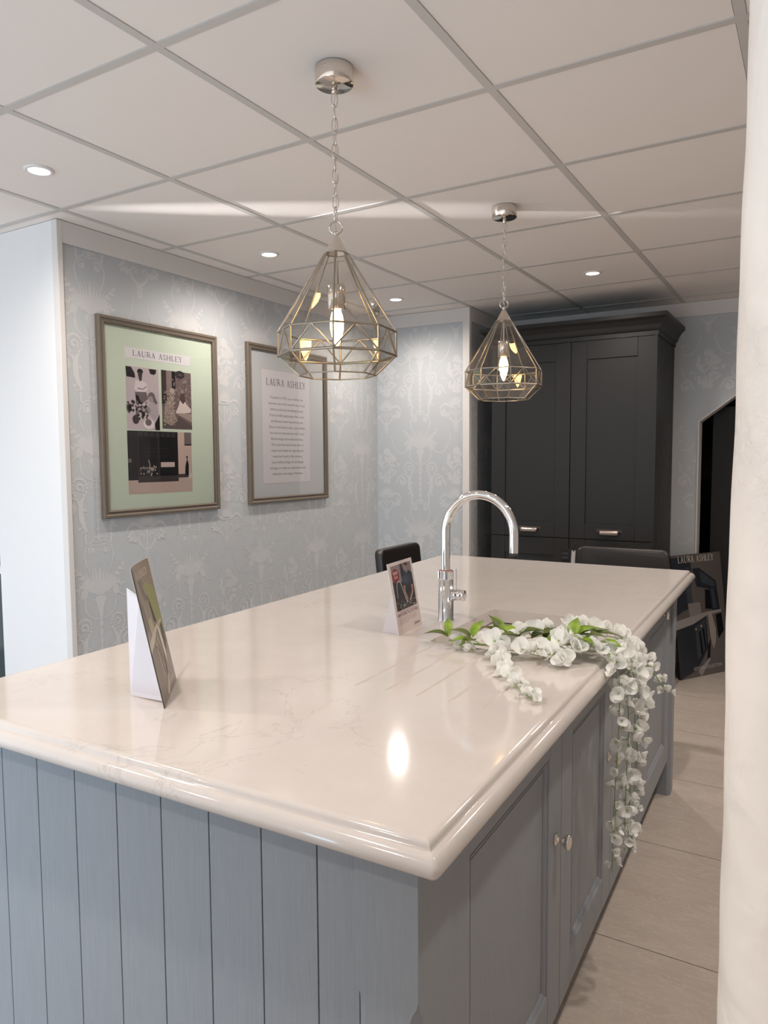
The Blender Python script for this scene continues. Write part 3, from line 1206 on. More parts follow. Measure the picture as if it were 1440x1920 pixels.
def rect_ring(o_, z, rc_, n=5):
    pts = []
    x0, x1, y0, y1 = WX0 + o_, WX1 - o_, WY0 + o_, WY1 - o_
    for (px, py, a0) in ((x1, y0, -PI / 2), (x1, y1, 0), (x0, y1, PI / 2), (x0, y0, PI)):
        sx = -1 if px == x1 else 1
        sy = 1 if py == y0 else -1
        cx_, cy_ = px + sx * rc_, py + sy * rc_
        for q in range(n):
            a = a0 + PI / 2 * q / (n - 1)
            pts.append((cx_ + rc_ * math.cos(a) - wox, cy_ + rc_ * math.sin(a) - woy, z))
    return pts


rings = [rect_ring(o_, z, max(.0002, .009 - o_ * .5) if o_ < .017 else .0002) for o_, z in prof]
mb.ring_loft(rings, smooth=True, cap0=False, cap1=False)


def hole_ring(z, r=SR, n=6, grow=0.0):
    pts = []
    x0, x1, y0, y1 = SX0 - grow, SX1 + grow, SY0 - grow, SY1 + grow
    for (px, py, a0) in ((x1, y0, -PI / 2), (x1, y1, 0), (x0, y1, PI / 2), (x0, y0, PI)):
        sx = -1 if px == x1 else 1
        sy = 1 if py == y0 else -1
        for q in range(n):
            a = a0 + PI / 2 * q / (n - 1)
            pts.append((px + sx * r + r * math.cos(a) - wox, py + sy * r + r * math.sin(a) - woy, z))
    return pts


hr = hole_ring(WT)
n = 6
for c_, (px, py) in enumerate(((SX1, SY0), (SX1, SY1), (SX0, SY1), (SX0, SY0))):
    seg_ = hr[c_ * n:(c_ + 1) * n]
    vv = [(px - wox, py - woy, WT)] + seg_
    mb.add(vv, [(0, q + 2, q + 1) for q in range(n - 1)])
mb.ring_loft([hr, hole_ring(.8805)], smooth=False, cap0=False, cap1=False)
# underside
ur = rect_ring(.0200, .8770, .0002)
hr2 = hole_ring(.8805)
mb.box(WX0 + .0199 - wox, SX0 - wox, WY0 + .0199 - woy, WY1 - .0199 - woy, .8770, .8772)
mb.box(SX1 - wox, WX1 - .0199 - wox, WY0 + .0199 - woy, WY1 - .0199 - woy, .8770, .8772)
mb.box(SX0 - wox, SX1 - wox, WY0 + .0199 - woy, SY0 - woy, .8770, .8772)
mb.box(SX0 - wox, SX1 - wox, SY1 - woy, WY1 - .0199 - woy, .8770, .8772)
mb.build('slab', 'quartz', wt, fix=False)

# sink
sk = ithing('sink', 'white undermounted sink bowl set into the island worktop beside the tap', 'sink', (SX0 + SX1) / 2, (SY0 + SY1) / 2, 0)
scx, scy = (SX0 + SX1) / 2, (SY0 + SY1) / 2


def shift(r):
    return [(p[0] + wox - scx, p[1] + woy - scy, p[2]) for p in r]


mb = MB()
rr = [shift(hole_ring(.8755, .03, 6, .022)), shift(hole_ring(.8760, .03, 6, .004)), shift(hole_ring(.872, .03, 6, .001)), shift(hole_ring(.70, .032, 6, -.004)), shift(hole_ring(.688, .034, 6, -.014)), shift(hole_ring(.684, .036, 6, -.03))]
mb.ring_loft(rr, smooth=True, cap0=False, cap1=True)
o = mb.build('bowl', 'sink', sk, fix=False)
mb = MB()
mb.lathe([(.0005, .0), (.020, .0), (.024, .002), (.042, .003), (.044, .0), (.044, -.002), (.0005, -.002)], (0, 0, .6862), 'Z', 32)
o = mb.build('drain', 'chrome', sk)
o['label'] = 'round chrome waste'

# tap
TX, TY = -.894, 1.941
tap = ithing('tap', 'tall polished chrome swan neck tap beside the sink', 'tap', TX, TY, WT)
mb = MB()
mb.lathe([(.0005, 0), (.0235, 0), (.0235, .003), (.0220, .0045), (.0220, .1235), (.0005, .1235)], n=40)
mb.build('body', 'chrome', tap)
mb = MB()
rings = []
for h, kk in ((.1238, 0), (.1255, 1), (.146, 1), (.1475, 0)):
    rings.append([((.0222 + (.0007 if (j % 2 and kk) else 0)) * math.cos(2 * PI * j / 120), (.0222 + (.0007 if (j % 2 and kk) else 0)) * math.sin(2 * PI * j / 120), h) for j in range(120)])
mb.ring_loft(rings, smooth=False)
mb.build('dial', 'chrome', tap)
mb = MB()
mb.lathe([(.0005, .1470), (.0195, .1470), (.0208, .1480), (.0195, .1495), (.0005, .1495)], n=40)
mb.build('ring', 'copper', tap)['label'] = 'red copper ring'
mb = MB()
R = .104
pts = [(0, 0, .150), (0, 0, .2), (0, 0, .25)]
for i in range(25):
    a = PI - PI * i / 24
    pts.append((R + R * math.cos(a), 0, .262 + R * 1.06 * math.sin(a)))
pts += [(2 * R, 0, .25), (2 * R, 0, .212)]
mb.tube(pts, .0128, 24)
mb.build('spout', 'chrome', tap)
mb = MB()
mb.lathe([(.0005, .201), (.0122, .201), (.0126, .2030), (.0122, .2119), (.0005, .2119)], (2 * R, 0, 0), n=28)
mb.build('nozzle', 'rubber', tap)['label'] = 'black nozzle tip'
mb = MB()
mb.lathe([(.0005, .0215), (.0160, .0215), (.0160, .046), (.0152, .0475), (.0152, .0495), (.0160, .051), (.0160, .058), (.0150, .0595), (.0005, .0595)], (0, 0, .078), 'X', 32)
hd = mb.build('handle', 'chrome', tap)
mb = MB()
mb.tube([(.035, 0, .090), (.034, 0, .12), (.033, 0, .156)], [.0022, .0020, .0018], 10)
mb.build('lever', 'chrome', hd)

# ================================================================== PENDANTS
def bars(mb, a, b, r=.0024):
    mb.tube([a, b], r, 6)


def make_pendant(label, loc, rot, drop):
    """drop: distance from the ceiling to the top of the shade's cap"""
    t = thing('pendant_light', label, 'pendant lamp', (loc[0], loc[1], CZ), rot, 'pendant lanterns over the island')
    # rose
    mb = MB()
    mb.lathe([(.0005, 0.0), (.0475, 0.0), (.0480, -.002), (.0480, -.040), (.0468, -.0415), (.0005, -.0418)], n=48)
    a_ = math.atan2(-loc[1], -loc[0]) - rot - .5
    mb.tube([(.0475 * math.cos(a_), .0475 * math.sin(a_), -.012), (.0505 * math.cos(a_), .0505 * math.sin(a_), -.012)], [.0034, .0028], 12)
    mb.build('ceiling_rose', 'nickel', t)
    mb = MB()
    mb.lathe([(.0005, -.0419), (.007, -.0419), (.007, -.060), (.004, -.063), (.0005, -.064)], n=16)
    mb.build('hook', 'nickel', t)
    # chain
    top, bot = -.060, -drop + .036
    rc2 = random.Random(int(drop * 1000))
    nl = int(round((top - bot) / .0305))
    pitch = (top - bot) / nl
    half = pitch * .5 + .0035
    link0 = None
    for i in range(nl):
        zc = top - pitch * (i + .5)
        if link0 is None:
            mb = MB()
            pts = []
            for q in range(20):
                a = 2 * PI * q / 20
                pts.append((.0078 * math.cos(a), 0, half * math.sin(a)))
            mb.tube(pts, .0015, 8, closed=True)
            link0 = mb.build('chain_link', 'nickel', t)
            ob = link0
        else:
            ob = link0.copy()
            COL.objects.link(ob)
            ob.parent = t
        ob.location = (0, 0, zc)
        ob.rotation_euler = (0, 0, (PI / 2 if i % 2 else 0) + rc2.uniform(-.45, .45) - rot + .53)
    mb = MB()      # flex threaded through the chain
    pts = [(0.003 * math.sin(k * 1.9), 0.003 * math.cos(k * 1.3), top + (-drop + .004 - top) * k / 24) for k in range(25)]
    mb.tube(pts, .0009, 6)
    mb.build('flex', 'nickel', t)
    # hanging ring, facing the camera's side
    mb = MB()
    ca, sa = math.cos(.53 - rot), math.sin(.53 - rot)
    pts = [(.0160 * math.cos(2 * PI * q / 28) * ca, .0160 * math.cos(2 * PI * q / 28) * sa, -drop + .0195 + .0160 * math.sin(2 * PI * q / 28)) for q in range(28)]
    mb.tube(pts, .0023, 10, closed=True)
    mb.build('hanging_ring', 'nickel', t)
    # cap: collar and small octagonal cone
    sh = bpy.data.objects.new('shade', None)
    mb = MB()
    mb.lathe([(.0005, -drop + .008), (.0065, -drop + .008), (.0075, -drop + .005), (.0065, -drop + .001), (.0065, -drop - .003)], n=20)

    def octa(r, z, off=0.0):
        return [(r * math.cos(PI / 4 * j + off), r * math.sin(PI / 4 * j + off), z) for j in range(8)]
    zc0, zc1 = -drop, -drop - .0455
    mb.ring_loft([octa(.0065, zc0), octa(.0305, zc1), octa(.0290, zc1)], smooth=False, cap1=False)
    mb.build('cap', 'nickel', t)
    z1 = -drop - .242      # band top
    z2 = -drop - .303      # band bottom
    z3 = -drop - .353      # bottom rim
    R1, R3 = .152, .099
    A, B_, C_, D_ = octa(.0300, zc1), octa(R1, z1), octa(R1, z2), octa(R3, z3)
    mb = MB()
    for j in range(8):
        k = (j + 1) % 8
        bars(mb, A[j], B_[j])
        bars(mb, A[j], A[k], .0014)
        bars(mb, B_[j], B_[k], .0028)
        bars(mb, B_[j], C_[j])
        bars(mb, C_[j], C_[k], .0038)
        bars(mb, C_[j], D_[j])
        bars(mb, D_[j], D_[k], .0019)
        mid = tuple((B_[j][q] + B_[k][q]) / 2 for q in range(3))
        bars(mb, mid, C_[j], .0021)
        bars(mb, mid, C_[k], .0021)
    mb.build('lead_frame', 'lead', t)
    # glass: one pane mesh per tier face
    mb = MB()
    for j in range(8):
        k = (j + 1) % 8
        mb.add([A[j], A[k], B_[k], B_[j]], [(0, 1, 2, 3)])
        mb.add([B_[j], B_[k], C_[k], C_[j]], [(0, 1, 2, 3)])
        mb.add([C_[j], C_[k], D_[k], D_[j]], [(0, 1, 2, 3)])
    mb.build('glass_panes', 'glass', t, fix=False)['label'] = 'clear glass panes'
    bpy.data.objects.remove(sh)
    # rod, lamp holder and bulb
    mb = MB()
    mb.tube([(0, 0, zc1 + .03), (0, 0, -drop - .125)], .0035, 12)
    mb.build('rod', 'nickel', t)
    mb = MB()
    mb.lathe([(.0005, -drop - .124), (.0215, -drop - .124), (.0225, -drop - .126), (.0225, -drop - .186), (.0200, -drop - .187), (.0005, -drop - .187)], n=32)
    mb.build('lamp_holder', 'nickel', t)
    mb = MB()
    zb = -drop - .187
    mb.lathe([(.0005, zb), (.010, zb), (.0145, zb - .012), (.0178, zb - .030), (.0170, zb - .048), (.0125, zb - .068), (.0065, zb - .084), (.002, zb - .092), (.0005, zb - .093)], n=28)
    mb.build('bulb', 'bulb', t)['label'] = 'glowing candle bulb'
    return t


cam_az1 = math.atan2(0 - 1.572, 0 + 1.079)
cam_az2 = math.atan2(0 - 2.765, 0 + 1.096)
make_pendant('larger looking, nearer faceted glass pendant lantern hanging over the island on a chain', (-1.079, 1.580), cam_az1 - math.radians(3.5), .409)
make_pendant('farther faceted glass pendant lantern hanging in front of the dark cabinet', (-1.094, 2.770), cam_az2 + math.radians(10), .392)

# ================================================================== FRAMED PRINTS
def to_wall(y, z, off=0.0):
    """matrix mapping print u->+y, v->+z, normal->+x"""
    return Matrix(((0, 0, 1, off), (1, 0, 0, y), (0, 1, 0, z), (0, 0, 0, 1)))


def frame(name, label, yc, zc, w, h):
    t = thing(name, label, 'framed print', (XL, yc, zc), 0)
    mb = MB()
    prof = [(0, .0005), (0, .018), (.004, .022), (.012, .022), (.016, .018), (.024, .0165), (.0285, .021), (.033, .0185), (.034, .010), (.034, .0005)]
    rings = []
    for o_, d in prof:
        rings.append([(d, -w / 2 + o_, -h / 2 + o_), (d, w / 2 - o_, -h / 2 + o_), (d, w / 2 - o_, h / 2 - o_), (d, -w / 2 + o_, h / 2 - o_)])
    mb.ring_loft(rings, smooth=False, cap0=False, cap1=False)
    mb.build('frame', 'frame', t)
    return t


# --- green print
yc, zc, w, h = 2.474, 1.582, .724, .884
t = frame('framed_print', 'large taupe framed print with green mount and black and white photographs', yc, zc, w, h)
p = Print2D()
p.rect(-w / 2 + .03, -h / 2 + .03, w / 2 - .03, h / 2 - .03, 'mat_green', 1)
p.build('mount', t, to_wall(0, 0, .008))


def L(y, z):
    return y - yc, z - zc


p = Print2D()
u0, v0 = L(2.258, 1.857)
p.rect(u0, v0, u0 + .396, v0 + .046, 'paper_white')
p.serif('LAURA ASHLEY', u0 + .045, v0 + .011, .025, .300, 'ink', 2)
p.build('title_strip', t, to_wall(0, 0, .0085))
# photo 1: two people seated with plants, pale weatherboard
W_, G_, K_ = tone((196, 182, 186)), tone((110, 98, 98)), tone((22, 18, 22))
D_g = tone((62, 54, 56))
p = Print2D()
u0, v0 = L(2.260, 1.536)
pw, phh = .190, .284


def q(a, b):
    return (u0 + a * pw, v0 + b * phh)


p.rect(*q(0, 0), *q(1, 1), W_)
for k in range(22):
    p.rect(*q(0, .40 + .027 * k), *q(1, .404 + .027 * k), tone((170, 158, 162)), 2)
p.poly([q(.0, .99), q(.16, .99), q(.26, .90), q(.28, .82), q(.02, .83)], K_, 3)
p.poly([q(.70, .99), q(.93, .99), q(.92, .93), q(.86, .90), q(.74, .91)], K_, 3)
p.disc(*q(.43, .93), .09 * pw, .045 * phh, K_, 4)
p.disc(*q(.43, .875), .065 * pw, .05 * phh, D_g, 5)
p.poly([q(.38, .84), q(.48, .84), q(.47, .78), q(.40, .78)], D_g, 5)
p.poly([q(.28, .78), q(.40, .80), q(.50, .79), q(.62, .74), q(.66, .66), q(.56, .60), q(.30, .60), q(.24, .66)], tone((214, 203, 205)), 4)
p.stroke([q(.34, .66), q(.5, .65), q(.62, .70)], .004, G_, 5)
p.poly([q(.26, .60), q(.60, .61), q(.66, .50), q(.52, .44), q(.46, .33), q(.36, .34), q(.28, .46)], G_, 4)
p.poly([q(.27, .56), q(.36, .54), q(.46, .38), q(.42, .34), q(.30, .42)], K_, 5)
p.disc(*q(.76, .55), .11 * pw, .065 * phh, G_, 6)
p.disc(*q(.74, .50), .07 * pw, .05 * phh, tone((160, 148, 148)), 7)
p.poly([q(.86, .56), q(.95, .44), q(.86, .40), q(.80, .46)], G_, 6)
p.poly([q(.70, .44), q(.84, .46), q(.94, .40), q(.98, .24), q(.82, .16), q(.70, .24), q(.62, .34)], tone((176, 166, 168)), 6)
p.poly([q(.62, .40), q(.74, .32), q(.64, .22), q(.56, .30)], tone((150, 138, 138)), 6)
rp = random.Random(2)
for i in range(46):
    a, b = rp.uniform(.02, .62), rp.uniform(.16, .45)
    p.disc(*q(a, b), rp.uniform(.02, .06) * pw, rp.uniform(.012, .035) * phh, (K_, D_g, G_, W_)[rp.randrange(4) if i % 3 else 0], 5 + i % 3, 8)
for k in range(9):
    a = 2.2 + .25 * k
    p.stroke([q(.14, .34), q(.14 + .15 * math.cos(a), .34 + .10 * math.sin(a))], .004, K_, 8)
p.disc(*q(.26, .16), .10 * pw, .075 * phh, D_g, 8)
p.disc(*q(.66, .09), .18 * pw, .085 * phh, tone((225, 215, 218)), 8, 20)
p.disc(*q(.64, .12), .10 * pw, .055 * phh, G_, 9, 12)
p.poly([q(.84, .10), q(1, .26), q(1, 0), q(.86, 0)], K_, 8)
p.build('photograph', t, to_wall(0, 0, .0085))['label'] = 'black and white photograph of two seated people with plants'
# photo 2: figures in long printed dresses
p = Print2D()
u0, v0 = L(2.467, 1.545)
pw, phh = .190, .276
p.rect(*q(0, 0), *q(1, 1), tone((112, 96, 94)))
p.rect(*q(0, .42), *q(.16, 1), tone((58, 48, 48)), 2)
p.rect(*q(.16, .44), *q(.34, 1), tone((136, 118, 114)), 2)
p.rect(*q(.34, .70), *q(.46, 1), K_, 2)
p.disc(*q(.62, .95), .16 * pw, .07 * phh, K_, 3)
for k in range(7):
    p.stroke([q(.62, .95), q(.62 + .15 * math.cos(.9 * k), .95 + .06 * math.sin(.9 * k))], .002, tone((110, 100, 100)), 4)
for i in range(60):
    p.disc(*q(rp.uniform(.36, .99), rp.uniform(.40, .88)), .03 * pw, .016 * phh, tone(((90, 76, 74), (130, 112, 108), (150, 134, 130))[i % 3]), 3, 7)
p.poly([q(.10, .40), q(.30, .62), q(.42, .60), q(.36, .36), q(.50, .14), q(.30, .05), q(.04, .12)], tone((150, 134, 126)), 4)
for i in range(110):
    a, b = rp.uniform(.04, .48), rp.uniform(.06, .66)
    if a < .12 + .5 * (b) + .1 or b < .35:
        p.disc(*q(a, b), .018 * pw, .011 * phh, tone(((196, 180, 168), (92, 78, 74), (172, 158, 148))[i % 3]), 5, 6)
p.disc(*q(.34, .66), .08 * pw, .045 * phh, tone((176, 160, 152)), 6)
p.poly([q(.44, .28), q(.56, .42), q(.62, .56), q(.72, .58), q(.82, .44), q(.98, .36), q(.96, .30), q(.74, .28)], tone((212, 196, 190)), 6)
p.poly([q(.58, .52), q(.66, .66), q(.74, .64), q(.80, .50), q(.70, .44)], tone((84, 70, 68)), 7)
p.disc(*q(.68, .66), .05 * pw, .04 * phh, tone((150, 128, 120)), 8)
p.poly([q(.46, .28), q(1, .28), q(1, .12), q(.50, .26)], tone((160, 142, 134)), 5)
p.poly([q(.44, .0), q(.54, .22), q(1, .06), q(1, 0)], tone((92, 80, 78)), 5)
p.poly([q(0, 0), q(.5, 0), q(.5, .14), q(.3, .05), q(0, .12)], tone((92, 80, 78)), 4)
p.build('photograph', t, to_wall(0, 0, .0085))['label'] = 'sepia photograph of figures in long dresses'
# photo 3: old shop front
p = Print2D()
u0, v0 = L(2.258, 1.240)
pw, phh = .392, .290
p.rect(*q(0, 0), *q(1, 1), tone((190, 168, 158)))
p.rect(*q(0, .22), *q(.14, 1), tone((40, 36, 40)), 2)
p.rect(*q(.14, .18), *q(.77, 1), tone((16, 14, 18)), 2)
p.rect(*q(.14, .18), *q(.77, .28), tone((60, 54, 56)), 3)
p.rect(*q(.155, .29), *q(.45, .90), tone((24, 22, 26)), 3)
p.rect(*q(.46, .29), *q(.76, .90), tone((20, 18, 22)), 3)
for a in (.15, .455, .765):
    p.rect(*q(a, .26), *q(a + .006, 1), tone((88, 80, 80)), 4)
for k in range(7):
    p.rect(*q(.16 + .085 * k, .91), *q(.225 + .085 * k, .985), tone((54, 50, 54)), 4)
for b in (.60, .66, .72):
    p.rect(*q(.24, b), *q(.62, b + .006), tone((66, 60, 64)), 4)
p.rect(*q(.0, .50), *q(.05, .56), tone((120, 110, 108)), 4)
p.rect(*q(.49, .42), *q(.71, .50), tone((196, 178, 172)), 4)
p.rect(*q(.18, .40), *q(.42, .42), tone((150, 138, 134)), 4)
for k in range(26):
    p.disc(*q(rp.uniform(.17, .45), rp.uniform(.29, .44)), .012 * pw, .014 * phh, tone(((180, 164, 160), (110, 100, 98))[k % 2]), 5, 6)
p.stroke([q(.31, .34), q(.32, .46), q(.30, .54)], .006, tone((150, 138, 134)), 5)
p.rect(*q(.77, .24), *q(.87, 1), tone((196, 172, 160)), 3)
p.rect(*q(.88, .80), *q(1, 1), tone((112, 100, 98)), 3)
p.rect(*q(.88, .78), *q(1, .80), tone((30, 26, 28)), 4)
p.rect(*q(.77, .24), *q(1, .30), tone((70, 62, 62)), 3)
p.poly([q(.88, .28), q(.94, .28), q(.945, .46), q(.92, .56), q(.89, .44)], tone((20, 16, 20)), 5)
p.disc(*q(.918, .58), .014 * pw, .022 * phh, tone((40, 32, 34)), 5)
p.poly([q(.93, .22), q(1, .24), q(1, .30), q(.95, .32)], tone((206, 190, 184)), 6)
p.build('photograph', t, to_wall(0, 0, .0085))['label'] = 'black and white photograph of an old shop front'
# glazing
mb = MB()
mb.box(.0145, .0150, -w / 2 + .03, w / 2 - .03, -h / 2 + .03, h / 2 - .03)
M_['glaze'] = thin_glass(0.02, (0.985, 0.985, 0.985))
M_['glaze'].name = 'picture_glazing'
mb.build('glazing', 'glaze', t)

# --- text print
yc, zc, w, h = 3.440, 1.590, .745, .884
t = frame('framed_print', 'taupe framed text print with grey mount, right of the green one', yc, zc, w, h)
p = Print2D()
p.rect(-w / 2 + .03, -h / 2 + .03, w / 2 - .03, h / 2 - .03, 'mat_grey', 1)
p.build('mount', t, to_wall(0, 0, .008))
p = Print2D()
pu, pv0, pv1 = 0.222, -.330, .310
p.rect(-pu - .004 - .026, pv0 - .004, pu + .004 - .026, pv1 + .004, tone((205, 196, 192)), 0)
p.rect(-pu - .026, pv0, pu - .026, pv1, 'paper_white', 1)
p.serif('LAURA ASHLEY', -.182 - .026, .224, .038, .364, 'ink', 2)
lines = ['Founded in 1953, Laura Ashley has', "become one of the world's best loved", 'fashion and home furnishing brands.', 'From humble beginnings when Laura', 'and Bernard were inspired to print', 'fabric at the kitchen table, Laura Ashley', 'has become synonymous with classic', 'British design and traditional values.', 'The brand has always been able to', 'inspire and delight by capturing the', 'mood and trend of the moment.', 'Laura Ashley brings its rich design', 'heritage, to create an inspirational and', 'distinctive new range of kitchens.']
wid = [.30, .335, .31, .32, .30, .335, .32, .30, .30, .30, .275, .295, .33, .285]
for i, s in enumerate(lines):
    p.text(s, -.022, .150 - .0335 * i, .0215, 'ink_soft', 2, width=wid[i])
p.build('text_sheet', t, to_wall(0, 0, .0085))
mb = MB()
mb.box(.0140, .0150, -w / 2 + .03, w / 2 - .03, -h / 2 + .03, h / 2 - .03)
mb.build('glazing', 'glaze', t)

# ================================================================== STANDING CARDS
def board_matrix(BL, BR, lean, height, z0):
    """u along the bottom edge BL->BR, v up the leaning board; world frame"""
    e = Vector((BR[0] - BL[0], BR[1] - BL[1], 0))
    w_ = e.length
    e.normalize()
    back = Vector((-e.y, e.x, 0))          # away from the viewer
    up = (back * lean + Vector((0, 0, height)))
    Lh = up.length
    up.normalize()
    nrm = e.cross(up)
    return Matrix(((e.x, up.x, nrm.x, BL[0]), (e.y, up.y, nrm.y, BL[1]), (e.z, up.z, nrm.z, z0), (0, 0, 0, 1))), w_, Lh


def kitchen_art(p, w, h, X, C, warm):
    """a generic fitted kitchen interior drawn in flat tones; X scales u, C is the palette"""
    def R(a, b, c, d, m, l):
        p.rect(a * w, b * h, c * w, d * h, m, l)

    def P(pts, m, l):
        p.poly([(a * w, b * h) for a, b in pts], m, l)
    R(0, 0, 1, 1, C['wall'], 1)
    P([(0, 0), (1, 0), (1, .34), (.62, .30), (.55, .18), (.42, .05)], C['floor'], 2)
    P([(0, .98), (.30, .985), (.38, .93), (.38, .84), (.30, .56), (.14, .54), (0, .50)], C['cab'], 2)
    P([(.22, .88), (.34, .90), (.36, .60), (.26, .58)], C['cab2'], 3)
    P([(.40, .88), (.54, .88), (.86, .76), (.90, .50), (.74, .52), (.70, .70), (.46, .73)], C['cab'], 3)
    P([(.54, .86), (.84, .75), (.82, .71), (.56, .76)], C['cab2'], 4)
    P([(.74, .70), (.80, .70), (.84, .53), (.76, .54)], C['cab2'], 4)
    P([(.62, .70), (.72, .69), (.74, .53), (.60, .54)], C['dark'], 4)
    P([(.26, .60), (.50, .60), (.52, .50), (.28, .49)], C['tile'], 4)
    P([(.0, .47), (.26, .49), (.62, .515), (.92, .52), (.92, .50), (.62, .485), (.34, .43), (.0, .40)], C['top'], 5)
    P([(.0, .40), (.34, .43), (.60, .48), (.60, .22), (.44, .12), (.34, .06), (.0, .0)], C['cab'], 4)
    P([(.36, .41), (.58, .46), (.57, .24), (.44, .16), (.37, .14)], C['cab2'], 5)
    P([(.43, .36), (.47, .37), (.49, .18), (.45, .16)], C['dark'], 6)
    P([(.50, .38), (.54, .39), (.56, .24), (.53, .22)], C['dark'], 6)
    P([(.64, .50), (.72, .50), (.78, .36), (.76, .26), (.70, .20), (.66, .30)], C['cloth'], 6)
    P([(.80, .48), (.92, .49), (.94, .34), (.82, .28)], C['dark'], 6)
    p.disc(.38 * w, .385 * h, .018 * w, .010 * h, C['knob'], 7, 10)
    p.disc(.49 * w, .405 * h, .018 * w, .010 * h, C['knob'], 7, 10)
    P([(.60, .24), (.66, .30), (.62, .14), (.54, .10)], C['dark'], 5)
    P([(.36, .04), (.60, .14), (.62, .12), (.42, .0)], C['top'], 5)


pal_dark = {'wall': tone((88, 82, 80)), 'floor': tone((98, 92, 90)), 'cab': tone((34, 38, 46)), 'cab2': tone((56, 62, 70)), 'dark': tone((10, 12, 18)), 'tile': tone((122, 116, 116)), 'top': tone((142, 136, 134)), 'cloth': tone((150, 140, 134)), 'knob': tone((150, 140, 120))}
# large poster board leaning in the doorway
Mx, w, h = board_matrix((-.709, 4.797), (-.467, 5.188), .10, .772, 0.0)
t = thing('poster_board', 'large kitchen poster board standing on the floor by the black doorway', 'poster', (-.709, 4.797, 0))
mloc = Matrix.Translation(-Vector((-.709, 4.797, 0))) @ Mx
mb = MB()
mb.box(0, w, 0, h, -.010, 0)
o = mb.build('board', tone((40, 38, 38)), t)
o.matrix_local = mloc
p = Print2D()
kitchen_art(p, w, h, 1, pal_dark, 0)
p.serif('LAURA ASHLEY', .13 * w, .935 * h, .040, .72 * w, tone((206, 198, 190)), 9)
p.text('KITCHEN COLLECTION', .56 * w, .055 * h, .030, tone((190, 184, 178)), 9, width=.56 * w)
o = p.build('printed_face', t, mloc)

# tall brochure on an easel back at the left of the worktop
a, b = (-1.0475, .987), (-1.170, 1.138)
BLw, BRw = I2W(a[0], a[1], 0)[:2], I2W(b[0], b[1], 0)[:2]
Mx, w, h = board_matrix(BLw, BRw, .053, .268, WT)
t = thing('show_card', 'tall brown kitchen brochure card with white easel back near the left of the worktop', 'display card', (BLw[0], BLw[1], WT))
mloc = Matrix.Translation(-Vector((BLw[0], BLw[1], WT))) @ Mx
pal_warm = {'wall': tone((148, 134, 118)), 'floor': tone((140, 128, 118)), 'cab': tone((120, 108, 96)), 'cab2': tone((156, 142, 126)), 'dark': tone((66, 58, 54)), 'tile': tone((176, 168, 140)), 'top': tone((196, 184, 170)), 'cloth': tone((206, 196, 186)), 'knob': tone((90, 80, 70))}
mb = MB()
N = 10
bow = lambda s, u: -.010 * (s ** 2.2) * (4 * u * (1 - u)) * 1.2
vs, fs = [], []
for k in (0, 1):
    for i in range(N + 1):
        for j in range(N + 1):
            vs.append((w * i / N, h * j / N, -.0008 * (1 - k) - .0016 * k - .0 + bow(j / N, i / N)))
m_ = (N + 1) * (N + 1)
for i in range(N):
    for j in range(N):
        c0 = i * (N + 1) + j
        fs.append((c0, c0 + N + 1, c0 + N + 2, c0 + 1))
        fs.append((m_ + c0, m_ + c0 + 1, m_ + c0 + N + 2, m_ + c0 + N + 1))
for i in range(N):
    for jj in (0, N):
        c0 = i * (N + 1) + jj
        fs.append((c0, c0 + N + 1, m_ + c0 + N + 1, m_ + c0))
        c0 = jj * (N + 1) + i
        fs.append((c0, c0 + 1, m_ + c0 + 1, m_ + c0))
mb.add(vs, fs)
o = mb.build('card', tone((190, 182, 176)), t)
o.matrix_local = mloc
p = Print2D()
kitchen_art(p, w, h, 1, pal_warm, 1)
p.poly([(.62 * w, .86 * h), (.95 * w, .78 * h), (.98 * w, .42 * h), (.72 * w, .44 * h)], tone((150, 150, 96)), 5)
p.serif('LAURA ASHLEY', .14 * w, .895 * h, .014, .74 * w, tone((226, 214, 204)), 9)
p.text('KITCHEN COLLECTION', .60 * w, .06 * h, .009, tone((220, 208, 198)), 9, width=.5 * w)
o = p.build('printed_face', t, mloc)
import bmesh as _bm
bb = _bm.new()
bb.from_mesh(o.data)
for k in range(1, 20):
    _bm.ops.bisect_plane(bb, geom=bb.verts[:] + bb.edges[:] + bb.faces[:], plane_co=(w * k / 20, 0, 0), plane_no=(1, 0, 0))
    _bm.ops.bisect_plane(bb, geom=bb.verts[:] + bb.edges[:] + bb.faces[:], plane_co=(0, h * k / 20, 0), plane_no=(0, 1, 0))
for v_ in bb.verts:
    v_.co.z += bow(min(max(v_.co.y / h, 0), 1), min(max(v_.co.x / w, 0), 1)) + .0003
bb.to_mesh(o.data)
bb.free()
# easel leg: white card strut from the back of the board down to the worktop
Minv = Mx.inverted()
mb = MB()
P0 = Mx @ Vector((.30 * w, .74 * h, -.002))
P1 = Mx @ Vector((.62 * w, .70 * h, -.002))
s0 = Vector((*I2W(-1.169, 1.013, 0)[:2], WT))
s1 = Vector((*I2W(-1.13, 1.085, 0)[:2], WT))
base = Vector((BLw[0], BLw[1], WT))
e_ = Vector((Mx[0][0], Mx[1][0], 0))
P0 = Mx @ Vector((.16 * w, .80 * h, -.003))
P1 = Mx @ Vector((.16 * w, .02 * h, -.003))
S_top = Vector((*I2W(-1.172, 1.014, 0)[:2], WT + .262 * .84))
quad = [P0, P1, s0, S_top]
# strut plane: hinge on the board, foot on the worktop
th = Vector((0, 0, 1)).cross(s0 - P1)
th.normalize()
th *= .0012
vv = [tuple(q_ - base) for q_ in quad] + [tuple(q_ + th - base) for q_ in quad]
mb.add(vv, [(0, 1, 2, 3), (7, 6, 5, 4), (0, 4, 5, 1), (1, 5, 6, 2), (2, 6, 7, 3), (3, 7, 4, 0)])
mb.build('easel_back', 'card_white', t)

